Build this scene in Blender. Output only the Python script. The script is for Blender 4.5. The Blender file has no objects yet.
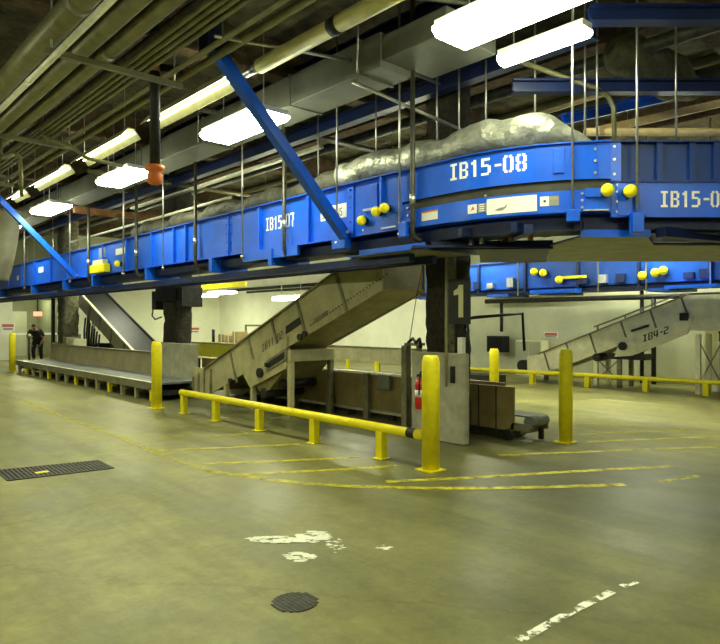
import bpy, bmesh, math, random
from mathutils import Vector, Matrix, noise
random.seed(7)
C = bpy.context.scene.collection
SA, CA = math.sin(math.radians(41.9)), math.cos(math.radians(41.9))
EYE, F = 1.6, 640.0          # camera height; focal length in pixels of the 720 px frame

# ---------------------------------------------------------------- survey helpers
def W(d, l, z=0.0):                       # depth / lateral -> world
    return Vector((SA*d + CA*l, CA*d - SA*l, z))
def atX(px, X):                           # where a sight line meets the plane X = const
    k = (px-360)/F
    d = X/(SA+CA*k)
    return CA*d - SA*k*d, d
def zat(py, d): return EYE + (322-py)*d/F
def fl(px, py, z=0.0):                    # point on the floor
    d = (EYE-z)*F/(py-322)
    return W(d, (px-360)/F*d, z)

# ---------------------------------------------------------------- materials
def mat(name, col, rough=.6, metal=0.0, var=.15, scale=6.0, bump=0.0, bscale=40.0, col2=None, spec=.5, stretch=None):
    m = bpy.data.materials.new(name); m.use_nodes = True
    nt = m.node_tree; N = nt.nodes; L = nt.links
    b = N['Principled BSDF']
    b.inputs['Roughness'].default_value = rough
    b.inputs['Metallic'].default_value = metal
    b.inputs['Specular IOR Level'].default_value = spec
    tc = N.new('ShaderNodeTexCoord')
    mp = N.new('ShaderNodeMapping'); L.new(tc.outputs['Object'], mp.inputs[0])
    if stretch: mp.inputs['Scale'].default_value = stretch
    nz = N.new('ShaderNodeTexNoise'); nz.inputs['Scale'].default_value = scale; nz.inputs['Detail'].default_value = 6
    nz.inputs['Roughness'].default_value = .65
    L.new(mp.outputs[0], nz.inputs['Vector'])
    cr = N.new('ShaderNodeValToRGB')
    cr.color_ramp.elements[0].position = .3; cr.color_ramp.elements[1].position = .7
    c2 = col2 if col2 else tuple(c*(1-2*var) for c in col)
    c1 = col if col2 else tuple(min(1, c*(1+var)) for c in col)
    cr.color_ramp.elements[0].color = (*[max(0, c) for c in c2], 1)
    cr.color_ramp.elements[1].color = (*c1, 1)
    L.new(nz.outputs['Fac'], cr.inputs[0]); L.new(cr.outputs[0], b.inputs['Base Color'])
    if bump:
        n2 = N.new('ShaderNodeTexNoise'); n2.inputs['Scale'].default_value = bscale; n2.inputs['Detail'].default_value = 4
        L.new(mp.outputs[0], n2.inputs['Vector'])
        bp = N.new('ShaderNodeBump'); bp.inputs['Strength'].default_value = bump; bp.inputs['Distance'].default_value = .03
        L.new(n2.outputs['Fac'], bp.inputs['Height']); L.new(bp.outputs[0], b.inputs['Normal'])
    return m
def emit(name, col, s):
    m = bpy.data.materials.new(name); m.use_nodes = True
    b = m.node_tree.nodes['Principled BSDF']
    b.inputs['Base Color'].default_value = (.9, .9, .85, 1)
    b.inputs['Emission Color'].default_value = (*col, 1); b.inputs['Emission Strength'].default_value = s
    return m

FX, FY = -5.5, -12.7      # the floor mesh is centred on (5.5, 12.7)
def floor_material():
    m = bpy.data.materials.new('sealed_concrete'); m.use_nodes = True
    nt = m.node_tree; N = nt.nodes; L = nt.links; b = N['Principled BSDF']
    tc = N.new('ShaderNodeTexCoord')
    def nz(s, det=6, rough=.6, vec=None, dist=0):
        n = N.new('ShaderNodeTexNoise'); n.inputs['Scale'].default_value = s; n.inputs['Detail'].default_value = det
        n.inputs['Roughness'].default_value = rough; n.inputs['Distortion'].default_value = dist
        L.new(vec or tc.outputs['Object'], n.inputs['Vector']); return n
    def ramp(src, p0, c0, p1, c1):
        r = N.new('ShaderNodeValToRGB'); e = r.color_ramp.elements
        e[0].position, e[1].position = p0, p1; e[0].color = (*c0, 1); e[1].color = (*c1, 1)
        L.new(src, r.inputs[0]); return r
    def mix(kind, fac, a, c):
        x = N.new('ShaderNodeMix'); x.data_type = 'RGBA'; x.blend_type = kind
        if isinstance(fac, float): x.inputs[0].default_value = fac
        else: L.new(fac, x.inputs[0])
        for i, v in ((6, a), (7, c)):
            if isinstance(v, tuple): x.inputs[i].default_value = (*v, 1)
            else: L.new(v, x.inputs[i])
        return x.outputs[2]
    base = ramp(nz(.55, 8, .6).outputs['Fac'], .3, (.22, .208, .078), .72, (.45, .43, .165))
    fine = ramp(nz(5, 12, .8).outputs['Fac'], .3, (.62, .62, .6), .7, (1.12, 1.12, 1.12))
    c = mix('MULTIPLY', 1.0, base.outputs[0], fine.outputs[0])
    # long worn streaks along the driving lane
    mp = N.new('ShaderNodeMapping'); mp.inputs['Scale'].default_value = (1.6, .12, 1); mp.inputs['Rotation'].default_value = (0, 0, .1)
    L.new(tc.outputs['Object'], mp.inputs[0])
    st = ramp(nz(1.3, 5, .6, mp.outputs[0], .4).outputs['Fac'], .35, (.62, .63, .62), .6, (1, 1, 1))
    c = mix('MULTIPLY', .8, c, st.outputs[0])
    # floor darker round the crossing under the conveyor bend
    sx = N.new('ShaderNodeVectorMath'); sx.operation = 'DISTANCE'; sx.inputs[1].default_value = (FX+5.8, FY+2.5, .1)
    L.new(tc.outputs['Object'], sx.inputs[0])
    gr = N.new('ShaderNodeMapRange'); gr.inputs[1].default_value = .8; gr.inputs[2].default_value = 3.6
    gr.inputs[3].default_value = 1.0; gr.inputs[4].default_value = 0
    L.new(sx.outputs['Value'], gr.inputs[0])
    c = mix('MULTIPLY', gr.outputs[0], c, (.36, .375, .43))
    # shade under and around the machines, painted into the floor colour
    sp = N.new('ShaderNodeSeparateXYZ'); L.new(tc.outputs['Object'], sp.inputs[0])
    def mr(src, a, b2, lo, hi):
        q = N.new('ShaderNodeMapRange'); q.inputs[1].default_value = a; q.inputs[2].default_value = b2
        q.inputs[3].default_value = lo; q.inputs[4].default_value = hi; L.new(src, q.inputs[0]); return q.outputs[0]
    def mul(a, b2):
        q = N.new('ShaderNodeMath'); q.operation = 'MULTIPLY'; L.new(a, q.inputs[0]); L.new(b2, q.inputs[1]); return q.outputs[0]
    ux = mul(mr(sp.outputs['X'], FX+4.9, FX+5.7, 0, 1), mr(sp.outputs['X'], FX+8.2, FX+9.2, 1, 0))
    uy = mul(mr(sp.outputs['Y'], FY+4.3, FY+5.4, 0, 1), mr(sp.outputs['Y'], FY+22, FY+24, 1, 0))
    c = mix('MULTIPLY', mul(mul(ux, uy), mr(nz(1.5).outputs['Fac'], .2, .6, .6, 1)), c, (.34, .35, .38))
    # cracks
    vo = N.new('ShaderNodeTexVoronoi'); vo.feature = 'DISTANCE_TO_EDGE'; vo.inputs['Scale'].default_value = .33
    wob = nz(2.2, 5, .7)
    ad = N.new('ShaderNodeMix'); ad.data_type = 'VECTOR'; ad.inputs[0].default_value = .30
    L.new(tc.outputs['Object'], ad.inputs[4]); L.new(wob.outputs['Color'], ad.inputs[5])
    L.new(ad.outputs[1], vo.inputs['Vector'])
    ck = ramp(vo.outputs['Distance'], .0, (.55, .55, .5), .006, (1, 1, 1))
    c = mix('MULTIPLY', .38, c, ck.outputs[0])
    for cx, cy, r0, r1, k_ in ((1.35, 3.1, .05, .7, .35), (1.55, 4.6, .02, .45, .22), (3.6, 2.2, .1, 1.1, .25)):
        dn = N.new('ShaderNodeVectorMath'); dn.operation = 'DISTANCE'; dn.inputs[1].default_value = (FX+cx, FY+cy, .1)
        wv = N.new('ShaderNodeMix'); wv.data_type = 'VECTOR'; wv.inputs[0].default_value = .0
        av = N.new('ShaderNodeVectorMath'); av.operation = 'MULTIPLY_ADD'; av.inputs[1].default_value = (1.2, 1.2, 0)
        L.new(wob.outputs['Color'], av.inputs[0]); L.new(tc.outputs['Object'], av.inputs[2])
        sb2 = N.new('ShaderNodeVectorMath'); sb2.operation = 'SUBTRACT'; sb2.inputs[1].default_value = (.6, .6, 0)
        L.new(av.outputs[0], sb2.inputs[0]); L.new(sb2.outputs[0], dn.inputs[0])
        g2 = N.new('ShaderNodeMapRange'); g2.inputs[1].default_value = r0; g2.inputs[2].default_value = r1; g2.inputs[3].default_value = k_; g2.inputs[4].default_value = 0
        L.new(dn.outputs['Value'], g2.inputs[0]); c = mix('MULTIPLY', g2.outputs[0], c, (.45, .46, .5))
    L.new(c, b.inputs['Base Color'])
    rr = N.new('ShaderNodeMapRange'); L.new(nz(1.1, 6).outputs['Fac'], rr.inputs[0])
    rr.inputs[1].default_value = .3; rr.inputs[2].default_value = .7; rr.inputs[3].default_value = .32; rr.inputs[4].default_value = .55; b.inputs['Specular IOR Level'].default_value = .4
    L.new(rr.outputs[0], b.inputs['Roughness'])
    bp = N.new('ShaderNodeBump'); bp.inputs['Strength'].default_value = .10; bp.inputs['Distance'].default_value = .02
    L.new(nz(25, 8).outputs['Fac'], bp.inputs['Height']); L.new(bp.outputs[0], b.inputs['Normal'])
    return m
def paint_material(name, col, lo, hi, scale=9):
    m = bpy.data.materials.new(name); m.use_nodes = True
    nt = m.node_tree; N = nt.nodes; L = nt.links; b = N['Principled BSDF']
    b.inputs['Base Color'].default_value = (*col, 1); b.inputs['Roughness'].default_value = .5
    tc = N.new('ShaderNodeTexCoord'); n = N.new('ShaderNodeTexNoise')
    n.inputs['Scale'].default_value = scale; n.inputs['Detail'].default_value = 8; n.inputs['Roughness'].default_value = .7
    L.new(tc.outputs['Object'], n.inputs['Vector'])
    r = N.new('ShaderNodeMapRange'); L.new(n.outputs['Fac'], r.inputs[0])
    r.inputs[1].default_value = lo; r.inputs[2].default_value = hi
    L.new(r.outputs[0], b.inputs['Alpha'])
    return m

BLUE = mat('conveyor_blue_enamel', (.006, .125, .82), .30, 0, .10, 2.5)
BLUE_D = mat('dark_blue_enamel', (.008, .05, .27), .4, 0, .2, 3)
NAVY = mat('navy_steel', (.006, .02, .105), .45, 0, .3, 3)
BLACK = mat('black_rubber', (.012, .012, .012), .6, 0, .3, 8)
GAP = mat('dark_olive_belt_edge', (.06, .058, .04), .6, 0, .2, 6)
PANB = mat('pale_pan_underside', (.33, .33, .26), .5, .1, .2, 4)
YEL = mat('safety_yellow_paint', (.94, .83, .014), .38, 0, .06, 5)
YELS = mat('scuffed_yellow_paint', (.94, .83, .014), .4, 0, .1, 7, col2=(.78, .67, .01))
BEACON = emit('lemon_beacon_plastic', (.85, .78, .02), .12); BEACON.node_tree.nodes['Principled BSDF'].inputs['Base Color'].default_value = (.86, .76, .01, 1)
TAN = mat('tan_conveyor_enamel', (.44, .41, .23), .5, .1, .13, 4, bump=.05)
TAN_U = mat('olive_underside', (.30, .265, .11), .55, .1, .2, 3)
CREAM = mat('cream_conveyor_enamel', (.86, .83, .56), .5, 0, .1, 4)
OLIVE = mat('worn_olive_grey_steel', (.25, .235, .15), .5, .25, .25, 5, bump=.06)
BROWN = mat('brown_sheet_panel', (.27, .215, .085), .5, .1, .2, 2.5)
BROWN_D = mat('dark_brown_edge', (.06, .048, .025), .6, 0, .2, 5)
BELT = mat('grey_rubber_belt', (.17, .18, .165), .5, 0, .2, 7, stretch=(1, .2, 1))
BELT_D = mat('dark_rubber_belt', (.02, .021, .02), .55, 0, .3, 9)
DARKM = mat('dark_machine_steel', (.03, .03, .026), .5, .3, .4, 8)
GALV = mat('galvanised_steel', (.62, .62, .58), .33, .85, .15, 9)
PIPE_O = mat('olive_painted_pipe', (.235, .225, .11), .42, .15, .15, 5, bump=.03)
PIPE_Y = mat('pale_yellow_pipe', (.58, .55, .20), .42, .1, .12, 5)
PIPE_B = mat('bright_conduit', (.86, .85, .68), .35, .1, .1, 6)
PIPE_D = mat('dark_conduit', (.10, .098, .075), .45, .4, .3, 7)
DUCTG = mat('grey_sheet_duct', (.22, .225, .19), .5, .25, .12, 2)
ORANGE = mat('orange_coupling_paint', (.75, .20, .04), .45, 0, .15, 8)
RUST = mat('rust_brown_primer', (.30, .14, .05), .7, 0, .3, 6, bump=.2)
LUMBER = mat('tan_lumber', (.85, .66, .34), .6, 0, .12, 8, stretch=(1, 1, 6))
FUZZ = mat('dark_wrapped_fireproofing', (.055, .047, .028), .9, 0, .5, 14, bump=.9, bscale=22, col2=(.018, .015, .009))
FUZZ_L = mat('pale_patch_fireproofing', (.26, .25, .15), .85, 0, .4, 9, bump=.7, bscale=18, col2=(.07, .06, .03))
CEILM = mat('sprayed_ceiling', (.17, .15, .08), .95, 0, .5, 2.6, bump=1.0, bscale=9, col2=(.018, .016, .009))
BEAMF = mat('brown_sprayed_beam', (.22, .15, .08), .95, 0, .4, 7, bump=1.0, bscale=14, col2=(.08, .055, .03))
INSUL = mat('dark_olive_insulation', (.20, .19, .10), .9, 0, .35, 7, bump=.8, bscale=12, col2=(.07, .068, .035))
FOIL = mat('silver_foil_wrap', (.60, .60, .52), .40, .5, .2, 3.5, bump=1.0, bscale=11, col2=(.22, .23, .18))
WALLM = mat('cream_painted_block', (.88, .88, .72), .7, 0, .04, 1.2)
WALL_G = mat('grey_green_painted_wall', (.60, .61, .44), .7, 0, .08, 1.2)
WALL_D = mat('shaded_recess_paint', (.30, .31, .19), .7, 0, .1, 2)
CONC = mat('grey_concrete', (.38, .37, .27), .75, 0, .14, 5, bump=.12)
WHITE = mat('white_enamel', (.85, .85, .80), .45, 0, .03, 4)
STENC = mat('white_stencil_paint', (.92, .93, .88), .5, 0, .03, 20)
SIGN_K = mat('charcoal_sign_face', (.035, .035, .035), .5, 0, .15, 6)
SIGN_1 = mat('pale_yellow_numeral', (.80, .79, .52), .5, 0, .04, 6)
RED = mat('red_enamel', (.62, .025, .02), .35, 0, .1, 6)
SIGNRED = mat('faded_red_print', (.60, .16, .14), .6, 0, .1, 9)
GREYTXT = mat('grey_print', (.28, .29, .28), .6, 0, .1, 9)
GUARDY = mat('bright_yellow_guard_paint', (.95, .88, .06), .5, 0, .03, 5)
FADED = mat('faded_dark_stencil', (.10, .095, .06), .6, 0, .2, 12)
DARKTXT = mat('dark_teal_print', (.02, .06, .07), .5, 0, .1, 9)
CARD = mat('brown_cardboard', (.42, .33, .15), .75, 0, .1, 7)
BOARD = mat('brown_grey_board', (.30, .265, .155), .6, .05, .15, 3)
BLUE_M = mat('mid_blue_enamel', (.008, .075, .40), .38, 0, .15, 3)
DKWRAP = mat('dark_grey_wrap', (.16, .155, .115), .6, .1, .3, 5, bump=.9, bscale=14, col2=(.05, .05, .038))
TARP = mat('beige_canvas', (.45, .43, .31), .85, 0, .12, 2, bump=.3, bscale=5)
SKIN = mat('skin', (.45, .27, .19), .6, 0, .06, 12)
SHIRT = mat('dark_shirt_cloth', (.02, .023, .025), .85, 0, .3, 12)
TROUS = mat('charcoal_trouser_cloth', (.014, .015, .018), .85, 0, .3, 12)
HAIR = mat('dark_hair', (.02, .015, .01), .6, 0, .3, 30)
GRATE = mat('dark_cast_iron', (.075, .073, .055), .5, .3, .3, 20)
PIT = mat('drain_pit_black', (.012, .012, .01), .9, 0, .2, 10)
LAMP = emit('diffuser_glow', (.96, 1.0, .68), 27)
LAMP2 = emit('added_bay_glow', (.97, 1.0, .72), 50)  # stronger glow for the unseen fixtures added in the back area
TUBE = emit('fluorescent_tube_glow', (.98, 1.0, .74), 6)
EXITM = emit('exit_sign_glow', (1, .12, .06), 1.4)
REFL = mat('pale_yellow_reflector', (.55, .54, .30), .5, 0, .1, 6)

# ---------------------------------------------------------------- mesh builder
ORG = {}
class MB:
    def __init__(self): self.bm = bmesh.new()
    def face(self, pts, smooth=False):
        f = self.bm.faces.new([self.bm.verts.new(p) for p in pts]); f.smooth = smooth; return self
    def hexa(self, p):                       # 8 points: bottom ring 0-3, top ring 4-7
        v = [self.bm.verts.new(q) for q in p]
        for a in ((3,2,1,0),(4,5,6,7),(0,1,5,4),(1,2,6,5),(2,3,7,6),(3,0,4,7)):
            self.bm.faces.new([v[i] for i in a])
        return self
    def box(self, x0, x1, y0, y1, z0, z1):
        return self.hexa([(x0,y0,z0),(x1,y0,z0),(x1,y1,z0),(x0,y1,z0),(x0,y0,z1),(x1,y0,z1),(x1,y1,z1),(x0,y1,z1)])
    def bar(self, a, b, w, h, up=(0,0,1)):   # rectangular bar from a to b
        a, b = Vector(a), Vector(b); t = (b-a).normalized(); u = Vector(up)
        s = t.cross(u).normalized(); u = s.cross(t)
        s *= w/2; u *= h/2
        return self.hexa([a-s-u, a+s-u, b+s-u, b-s-u, a-s+u, a+s+u, b+s+u, b-s+u])
    def prism(self, poly, e):                # polygon (3D points) extruded by e
        e = Vector(e); lo = [self.bm.verts.new(p) for p in poly]; hi = [self.bm.verts.new(Vector(p)+e) for p in poly]
        self.bm.faces.new(lo); self.bm.faces.new(list(reversed(hi)))
        n = len(lo)
        for i in range(n): self.bm.faces.new([lo[(i+1) % n], lo[i], hi[i], hi[(i+1) % n]])
        return self
    def tube(self, pts, r, seg=12, cap=True):
        pts = [Vector(p) for p in pts]; rr = r if isinstance(r, (list, tuple)) else [r]*len(pts)
        rings = []; ref = None
        for i, p in enumerate(pts):
            t = (pts[min(i+1, len(pts)-1)] - pts[max(i-1, 0)]).normalized()
            if ref is None:
                ref = Vector((0,0,1)) if abs(t.z) < .9 else Vector((1,0,0))
            s = t.cross(ref).normalized(); u = s.cross(t).normalized(); ref = u
            rings.append([self.bm.verts.new(p + (s*math.cos(k*2*math.pi/seg) + u*math.sin(k*2*math.pi/seg))*rr[i]) for k in range(seg)])
        for a, b in zip(rings, rings[1:]):
            for k in range(seg):
                f = self.bm.faces.new([a[k], a[(k+1) % seg], b[(k+1) % seg], b[k]]); f.smooth = True
        if cap:
            self.bm.faces.new(list(reversed(rings[0]))); self.bm.faces.new(rings[-1])
        return self
    def lathe(self, c, prof, seg=24):        # profile [(r, z)] round a vertical axis
        c = Vector(c)
        return self.tube([c+Vector((0,0,z)) for r, z in prof], [max(r, 1e-4) for r, z in prof], seg)
    def ball(self, c, r, seg=16, sc=(1,1,1)):
        bmesh.ops.create_uvsphere(self.bm, u_segments=seg, v_segments=seg//2+2, radius=r,
            matrix=Matrix.Translation(c) @ Matrix.Diagonal((*sc, 1)))
        for f in self.bm.faces:
            if len(f.verts) <= 4 and f.calc_area() < r*r: f.smooth = True
        return self
    def build(self, name, m, parent=None, bevel=0, fixn=True):
        if fixn: bmesh.ops.recalc_face_normals(self.bm, faces=self.bm.faces)
        o0 = ORG.get(parent.name, Vector((0,0,0))) if parent else None
        if parent is None:                   # a one-mesh thing sits at its own base
            xs = [v.co for v in self.bm.verts]
            o0 = Vector(((min(p.x for p in xs)+max(p.x for p in xs))/2, (min(p.y for p in xs)+max(p.y for p in xs))/2, min(p.z for p in xs)))
        for v in self.bm.verts: v.co -= o0
        me = bpy.data.meshes.new(name); self.bm.to_mesh(me); self.bm.free()
        me.materials.append(m)
        o = bpy.data.objects.new(name, me); C.objects.link(o)
        if parent: o.parent = parent
        else: o.location = o0
        ORG[o.name] = o0
        if bevel:
            b = o.modifiers.new('bevel', 'BEVEL'); b.width = bevel; b.segments = 2; b.limit_method = 'ANGLE'
        return o
def tag(o, label=None, cat=None, group=None, kind=None):
    if label: o['label'] = label
    if cat: o['category'] = cat
    if group: o['group'] = group
    if kind: o['kind'] = kind
    return o
def thing(name, loc, label, cat, group=None):
    o = bpy.data.objects.new(name, None); C.objects.link(o); o.location = loc; o.empty_display_size = .2
    ORG[o.name] = Vector(loc); return tag(o, label, cat, group)
def copy_thing(root, loc, label=None):
    c = root.copy(); C.objects.link(c); c.location = loc; ORG[c.name] = Vector(loc)
    if label: c['label'] = label
    def rec(a, b):
        for ch in [x for x in bpy.data.objects if x.parent == a]:
            d = ch.copy(); C.objects.link(d); d.parent = b; rec(ch, d)
    rec(root, c); return c

# lettering -------------------------------------------------------------
G = {
 'I': [(.06,.86,.56,1),(.06,0,.56,.14),(.22,.14,.40,.86)],
 'B': [(0,0,.17,1),(.22,.86,.52,1),(.22,.44,.50,.57),(.22,0,.52,.14),(.45,.57,.62,.89),(.45,.11,.62,.44)],
 '1': [(.24,0,.42,1),(.10,.74,.24,.90)],
 '5': [(0,.85,.56,1),(0,.50,.17,.85),(.17,.50,.46,.63),(.43,.13,.61,.54),(0,0,.47,.14)],
 '0': [(0,.12,.17,.88),(.45,.12,.62,.88),(.09,.86,.26,1),(.36,.86,.53,1),(.09,0,.26,.14),(.36,0,.53,.14)],
 '8': [(0,.56,.17,.88),(.45,.56,.62,.88),(0,.12,.17,.44),(.45,.12,.62,.44),(.09,.86,.26,1),(.36,.86,.53,1),(.09,0,.26,.14),(.36,0,.53,.14),(.09,.43,.26,.57),(.36,.43,.53,.57)],
 '9': [(0,.56,.17,.88),(.45,.12,.62,.88),(.09,.86,.26,1),(.36,.86,.53,1),(.09,0,.26,.14),(.36,0,.53,.14),(.09,.43,.26,.57),(.36,.43,.45,.57)],
 '7': [(0,.85,.62,1),(.40,.45,.56,.85),(.26,0,.42,.45)],
 '4': [(0,.40,.15,1),(0,.28,.64,.42),(.40,0,.56,1)],
 '2': [(.05,.86,.52,1),(.45,.55,.62,.88),(.09,.43,.53,.56),(0,.12,.17,.45),(0,0,.62,.14)],
 '-': [(.10,.43,.50,.57)], ' ': [],
}
def stencil(text, h, place, mirror=False):
    mb = MB(); u = 0.0; W_ = .78*h
    for ch in text:
        for x0, y0, x1, y1 in G[ch]:
            x0 -= .012; x1 += .012; n = 3
            for i in range(n):
                a = u+(x0+(x1-x0)*i/n)*h; b = u+(x0+(x1-x0)*(i+1)/n)*h
                mb.face([place(a*.97, y0*h), place(b*.97, y0*h), place(b*.97, y1*h), place(a*.97, y1*h)])
        u += (W_ if ch not in '- ' else (.62*h if ch == '-' else .35*h))
    return mb
def font_mesh(text, size, place):
    cu = bpy.data.curves.new('lettering', 'FONT'); cu.body = text; cu.size = size; cu.resolution_u = 3
    o = bpy.data.objects.new('lettering', cu); C.objects.link(o)
    me = bpy.data.meshes.new_from_object(o.evaluated_get(bpy.context.evaluated_depsgraph_get()))
    bpy.data.objects.remove(o)
    mb = MB(); mb.bm.from_mesh(me); bpy.data.meshes.remove(me)
    for v in mb.bm.verts: v.co = place(v.co.x, v.co.y)
    return mb

# ================================================================ SETTING
XW, YW, ZC = 17.0, 30.0, 5.7
def struct(o): o['kind'] = 'structure'; return o
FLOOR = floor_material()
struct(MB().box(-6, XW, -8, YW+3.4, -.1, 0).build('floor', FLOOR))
struct(MB().box(-6, XW, -8, YW+3.4, ZC, ZC+.1).build('ceiling', CEILM))
struct(MB().box(XW, XW+.2, 14.1, YW+3.4, 0, ZC).build('wall_right', WALLM))
struct(MB().box(XW, XW+.2, -8, 14.1, 0, ZC).build('wall_right_near', WALL_G))
# end wall with a recess for the exit door
struct(MB().box(8.98, XW, YW, YW+.2, 0, ZC).build('wall_end', WALLM))
struct(MB().box(-6, 7.15, YW, YW+.2, 0, ZC).build('wall_end_left', WALLM))
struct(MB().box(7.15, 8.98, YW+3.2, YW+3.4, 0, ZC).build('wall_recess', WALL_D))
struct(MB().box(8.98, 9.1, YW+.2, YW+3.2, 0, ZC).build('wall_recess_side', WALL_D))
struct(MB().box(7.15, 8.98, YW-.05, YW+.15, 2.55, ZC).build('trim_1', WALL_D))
d = struct(MB().box(7.55, 8.5, YW+3.12, YW+3.2, 0, 2.1).build('door_1', WALL_G))
MB().box(7.62, 7.68, YW+3.06, YW+3.12, .95, 1.05).build('door_handle', GALV, d)
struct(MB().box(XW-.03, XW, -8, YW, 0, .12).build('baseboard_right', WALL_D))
# steel joists under the deck, sprayed with fireproofing
for i, x in enumerate((1.2, 8.15, 12.4)):
    mb = MB(); mb.box(x-.12, x+.12, -7, YW, ZC-.42, ZC-.38); mb.box(x-.02, x+.02, -7, YW, ZC-.38, ZC)
    tag(mb.build('ceiling_beam', BEAMF), ['sprayed brown ceiling beam above the pipe bundle at the left', 'sprayed brown ceiling beam just behind the blue conveyor', 'sprayed brown ceiling beam over the far conveyor line'][i], 'beam', 'ceiling beams')
for i, y in enumerate((3.0, 7.8, 12.6, 17.4, 22.2, 27.0)):
    mb = MB(); mb.box(-5.9, XW, y-.14, y+.14, ZC-.55, ZC-.5); mb.box(-5.9, XW, y-.03, y+.03, ZC-.5, ZC)
    tag(mb.build('cross_beam', BEAMF), 'sprayed brown cross beam spanning the dark ceiling', 'beam', 'cross beams of the ceiling')

# ---------------------------------------------------------------- painted floor marks
PY = paint_material('worn_yellow_line_paint', (.64, .57, .04), .26, .62, 6)
PYW = paint_material('nearly_gone_yellow_paint', (.60, .53, .05), .34, .70, 6)
PW = paint_material('flaked_white_paint', (.88, .88, .74), .46, .52, 9)
def line(pts, w, m, label, group='painted lines on the floor', name='painted_line', z=.004):
    P = [fl(*p) for p in pts]; mb = MB(); L_ = []; R_ = []
    for i, p in enumerate(P):
        t = (P[min(i+1, len(P)-1)]-P[max(i-1, 0)]).normalized(); s = Vector((-t.y, t.x, 0))*w/2
        L_.append(p+s); R_.append(p-s)
    for i in range(len(P)-1):
        mb.face([R_[i]+Vector((0,0,z)), R_[i+1]+Vector((0,0,z)), L_[i+1]+Vector((0,0,z)), L_[i]+Vector((0,0,z))])
    return tag(mb.build(name, m), label, 'floor marking', group)
line([(16,398),(60,416),(120,437),(160,455),(212,472)], .10, PYW, 'long worn yellow lane line running to the left bollards')
line([(208,471),(255,478),(307,484),(360,487),(430,488.5),(490,488.5),(560,487),(625,485)], .10, PY, 'curved yellow border line nearest the viewer')
line([(238,475),(300,472),(360,468.5),(397,466)], .09, PY, 'yellow hatch line just behind the curved border, left of the front bollard')
line([(202,464),(250,462.5),(307,460),(360,457.5)], .09, PY, 'second yellow hatch line behind the curved border')
line([(150,451),(220,448),(300,444.5)], .09, PY, 'yellow hatch line level with the third rail post')
line([(160,437),(187,436)], .09, PYW, 'short faded yellow dash near the left bollard')
line([(208,436.5),(250,434)], .09, PYW, 'short faded yellow dash near the second rail post')
line([(386,482),(470,478),(560,472.5),(672,466.5)], .10, PY, 'long yellow line passing right of the front bollard base')
line([(498,455.5),(560,453),(650,449.5)], .09, PY, 'yellow hatch line behind the second bollard, left piece')
line([(657,449),(720,447)], .09, PY, 'yellow hatch line at the right edge of the floor')
line([(585,442),(650,439.5),(720,437)], .09, PY, 'yellow hatch line right of the second bollard')
line([(577,434.5),(640,432),(705,430)], .09, PYW, 'farthest yellow hatch line right of the second bollard')
line([(575,424),(645,426.5)], .09, PYW, 'short faded yellow stroke beyond the second bollard')
line([(648,402),(690,399),(720,396.5)], .12, PYW, 'faint yellow stroke by the far guard rail')
line([(660,482),(700,476)], .08, PYW, 'faint short yellow stroke at the right')
line([(519,641),(548,625),(575,610),(600,598),(612,592)], .055, PW, 'broken white painted line at the lower right')
line([(622,587),(636,582)], .05, PW, 'tiny white fleck at the tip of the broken white line')
def flecks(x0, x1, y0, y1, n, label, seed, big=1.0):
    """a cluster of ragged flakes of white paint, one patch"""
    R = random.Random(seed); mb = MB()
    for q in range(n):
        u = R.random(); px = x0+(x1-x0)*u; py = (y0+y1)/2+(y1-y0)/2*R.uniform(-1, 1)*(1-.6*abs(2*u-1))
        c = fl(px, py, 0); rr_ = R.uniform(.008, .036)*big; m = R.randint(7, 11); pts = []
        st = R.uniform(1.0, 2.2); an = R.uniform(-.5, .3)
        for k in range(m):
            a = 2*math.pi*k/m; r = rr_*R.uniform(.45, 1.25); dx, dy = r*math.cos(a)*st, r*math.sin(a)
            pts.append((c.x+CA*dx+SA*dy*.8+an*dy, c.y-SA*dx+CA*dy*.8, .004+q*.00001))
        mb.face(pts)
    o = tag(mb.build('paint_patch', PWP), label, 'floor marking', 'flaked white patches'); o['kind'] = 'stuff'; return o
PWP = mat('flaked_white_patch', (.90, .89, .72), .55, 0, .04, 20)
flecks(250, 306, 536, 544, 85, 'long flaked white paint patch above the manhole cover', 3, 1.0)
flecks(300, 326, 531, 543, 55, 'blocky flaked white patch at the right end of the long white patch', 5, 1.0)
flecks(284, 312, 552, 562, 45, 'small flaked white patch nearest the manhole cover', 8, .8)
flecks(328, 344, 536, 554, 26, 'scattered tiny white flecks right of the long white patch', 11, .5)
flecks(377, 392, 545, 551, 14, 'lone white fleck in the middle of the floor', 14, .6)

# drain grate, manhole
a, b_, c_, d_ = fl(-3,471), fl(8,481), fl(113,468.5), fl(98,461)
g = thing('drain_grate', (a+b_+c_+d_)/4, 'long dark slotted drain grate set in the floor at left', 'grate')
mb = MB(); mb.face([p+Vector((0,0,.002)) for p in (a, b_, c_, d_)]); mb.build('pit', PIT, g)
mb = MB()
for i in range(25):
    t = i/24; p = a.lerp(d_, t); q = b_.lerp(c_, t)
    mb.bar(p+Vector((0,0,.006)), q+Vector((0,0,.006)), .026, .008)
mb.bar(a+Vector((0,0,.006)), d_+Vector((0,0,.006)), .03, .009); mb.bar(b_+Vector((0,0,.006)), c_+Vector((0,0,.006)), .03, .009)
mb.bar(a.lerp(b_,.5)+Vector((0,0,.006)), d_.lerp(c_,.5)+Vector((0,0,.006)), .025, .008)
mb.build('bars', GRATE, g)
p = fl(42,473); MB().box(p.x-.07, p.x+.06, p.y-.05, p.y+.03, .010, .014).build('tag', YELS, g)
m_ = fl(295,602.5); mh = thing('manhole_cover', m_, 'round dark cast manhole cover in the foreground floor', 'manhole cover')
MB().lathe(m_, [(.001,.0),(.15,.0),(.15,.005),(.132,.006),(.131,.003),(.001,.003)], 32).build('rim', GRATE, mh)
mb = MB()
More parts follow.
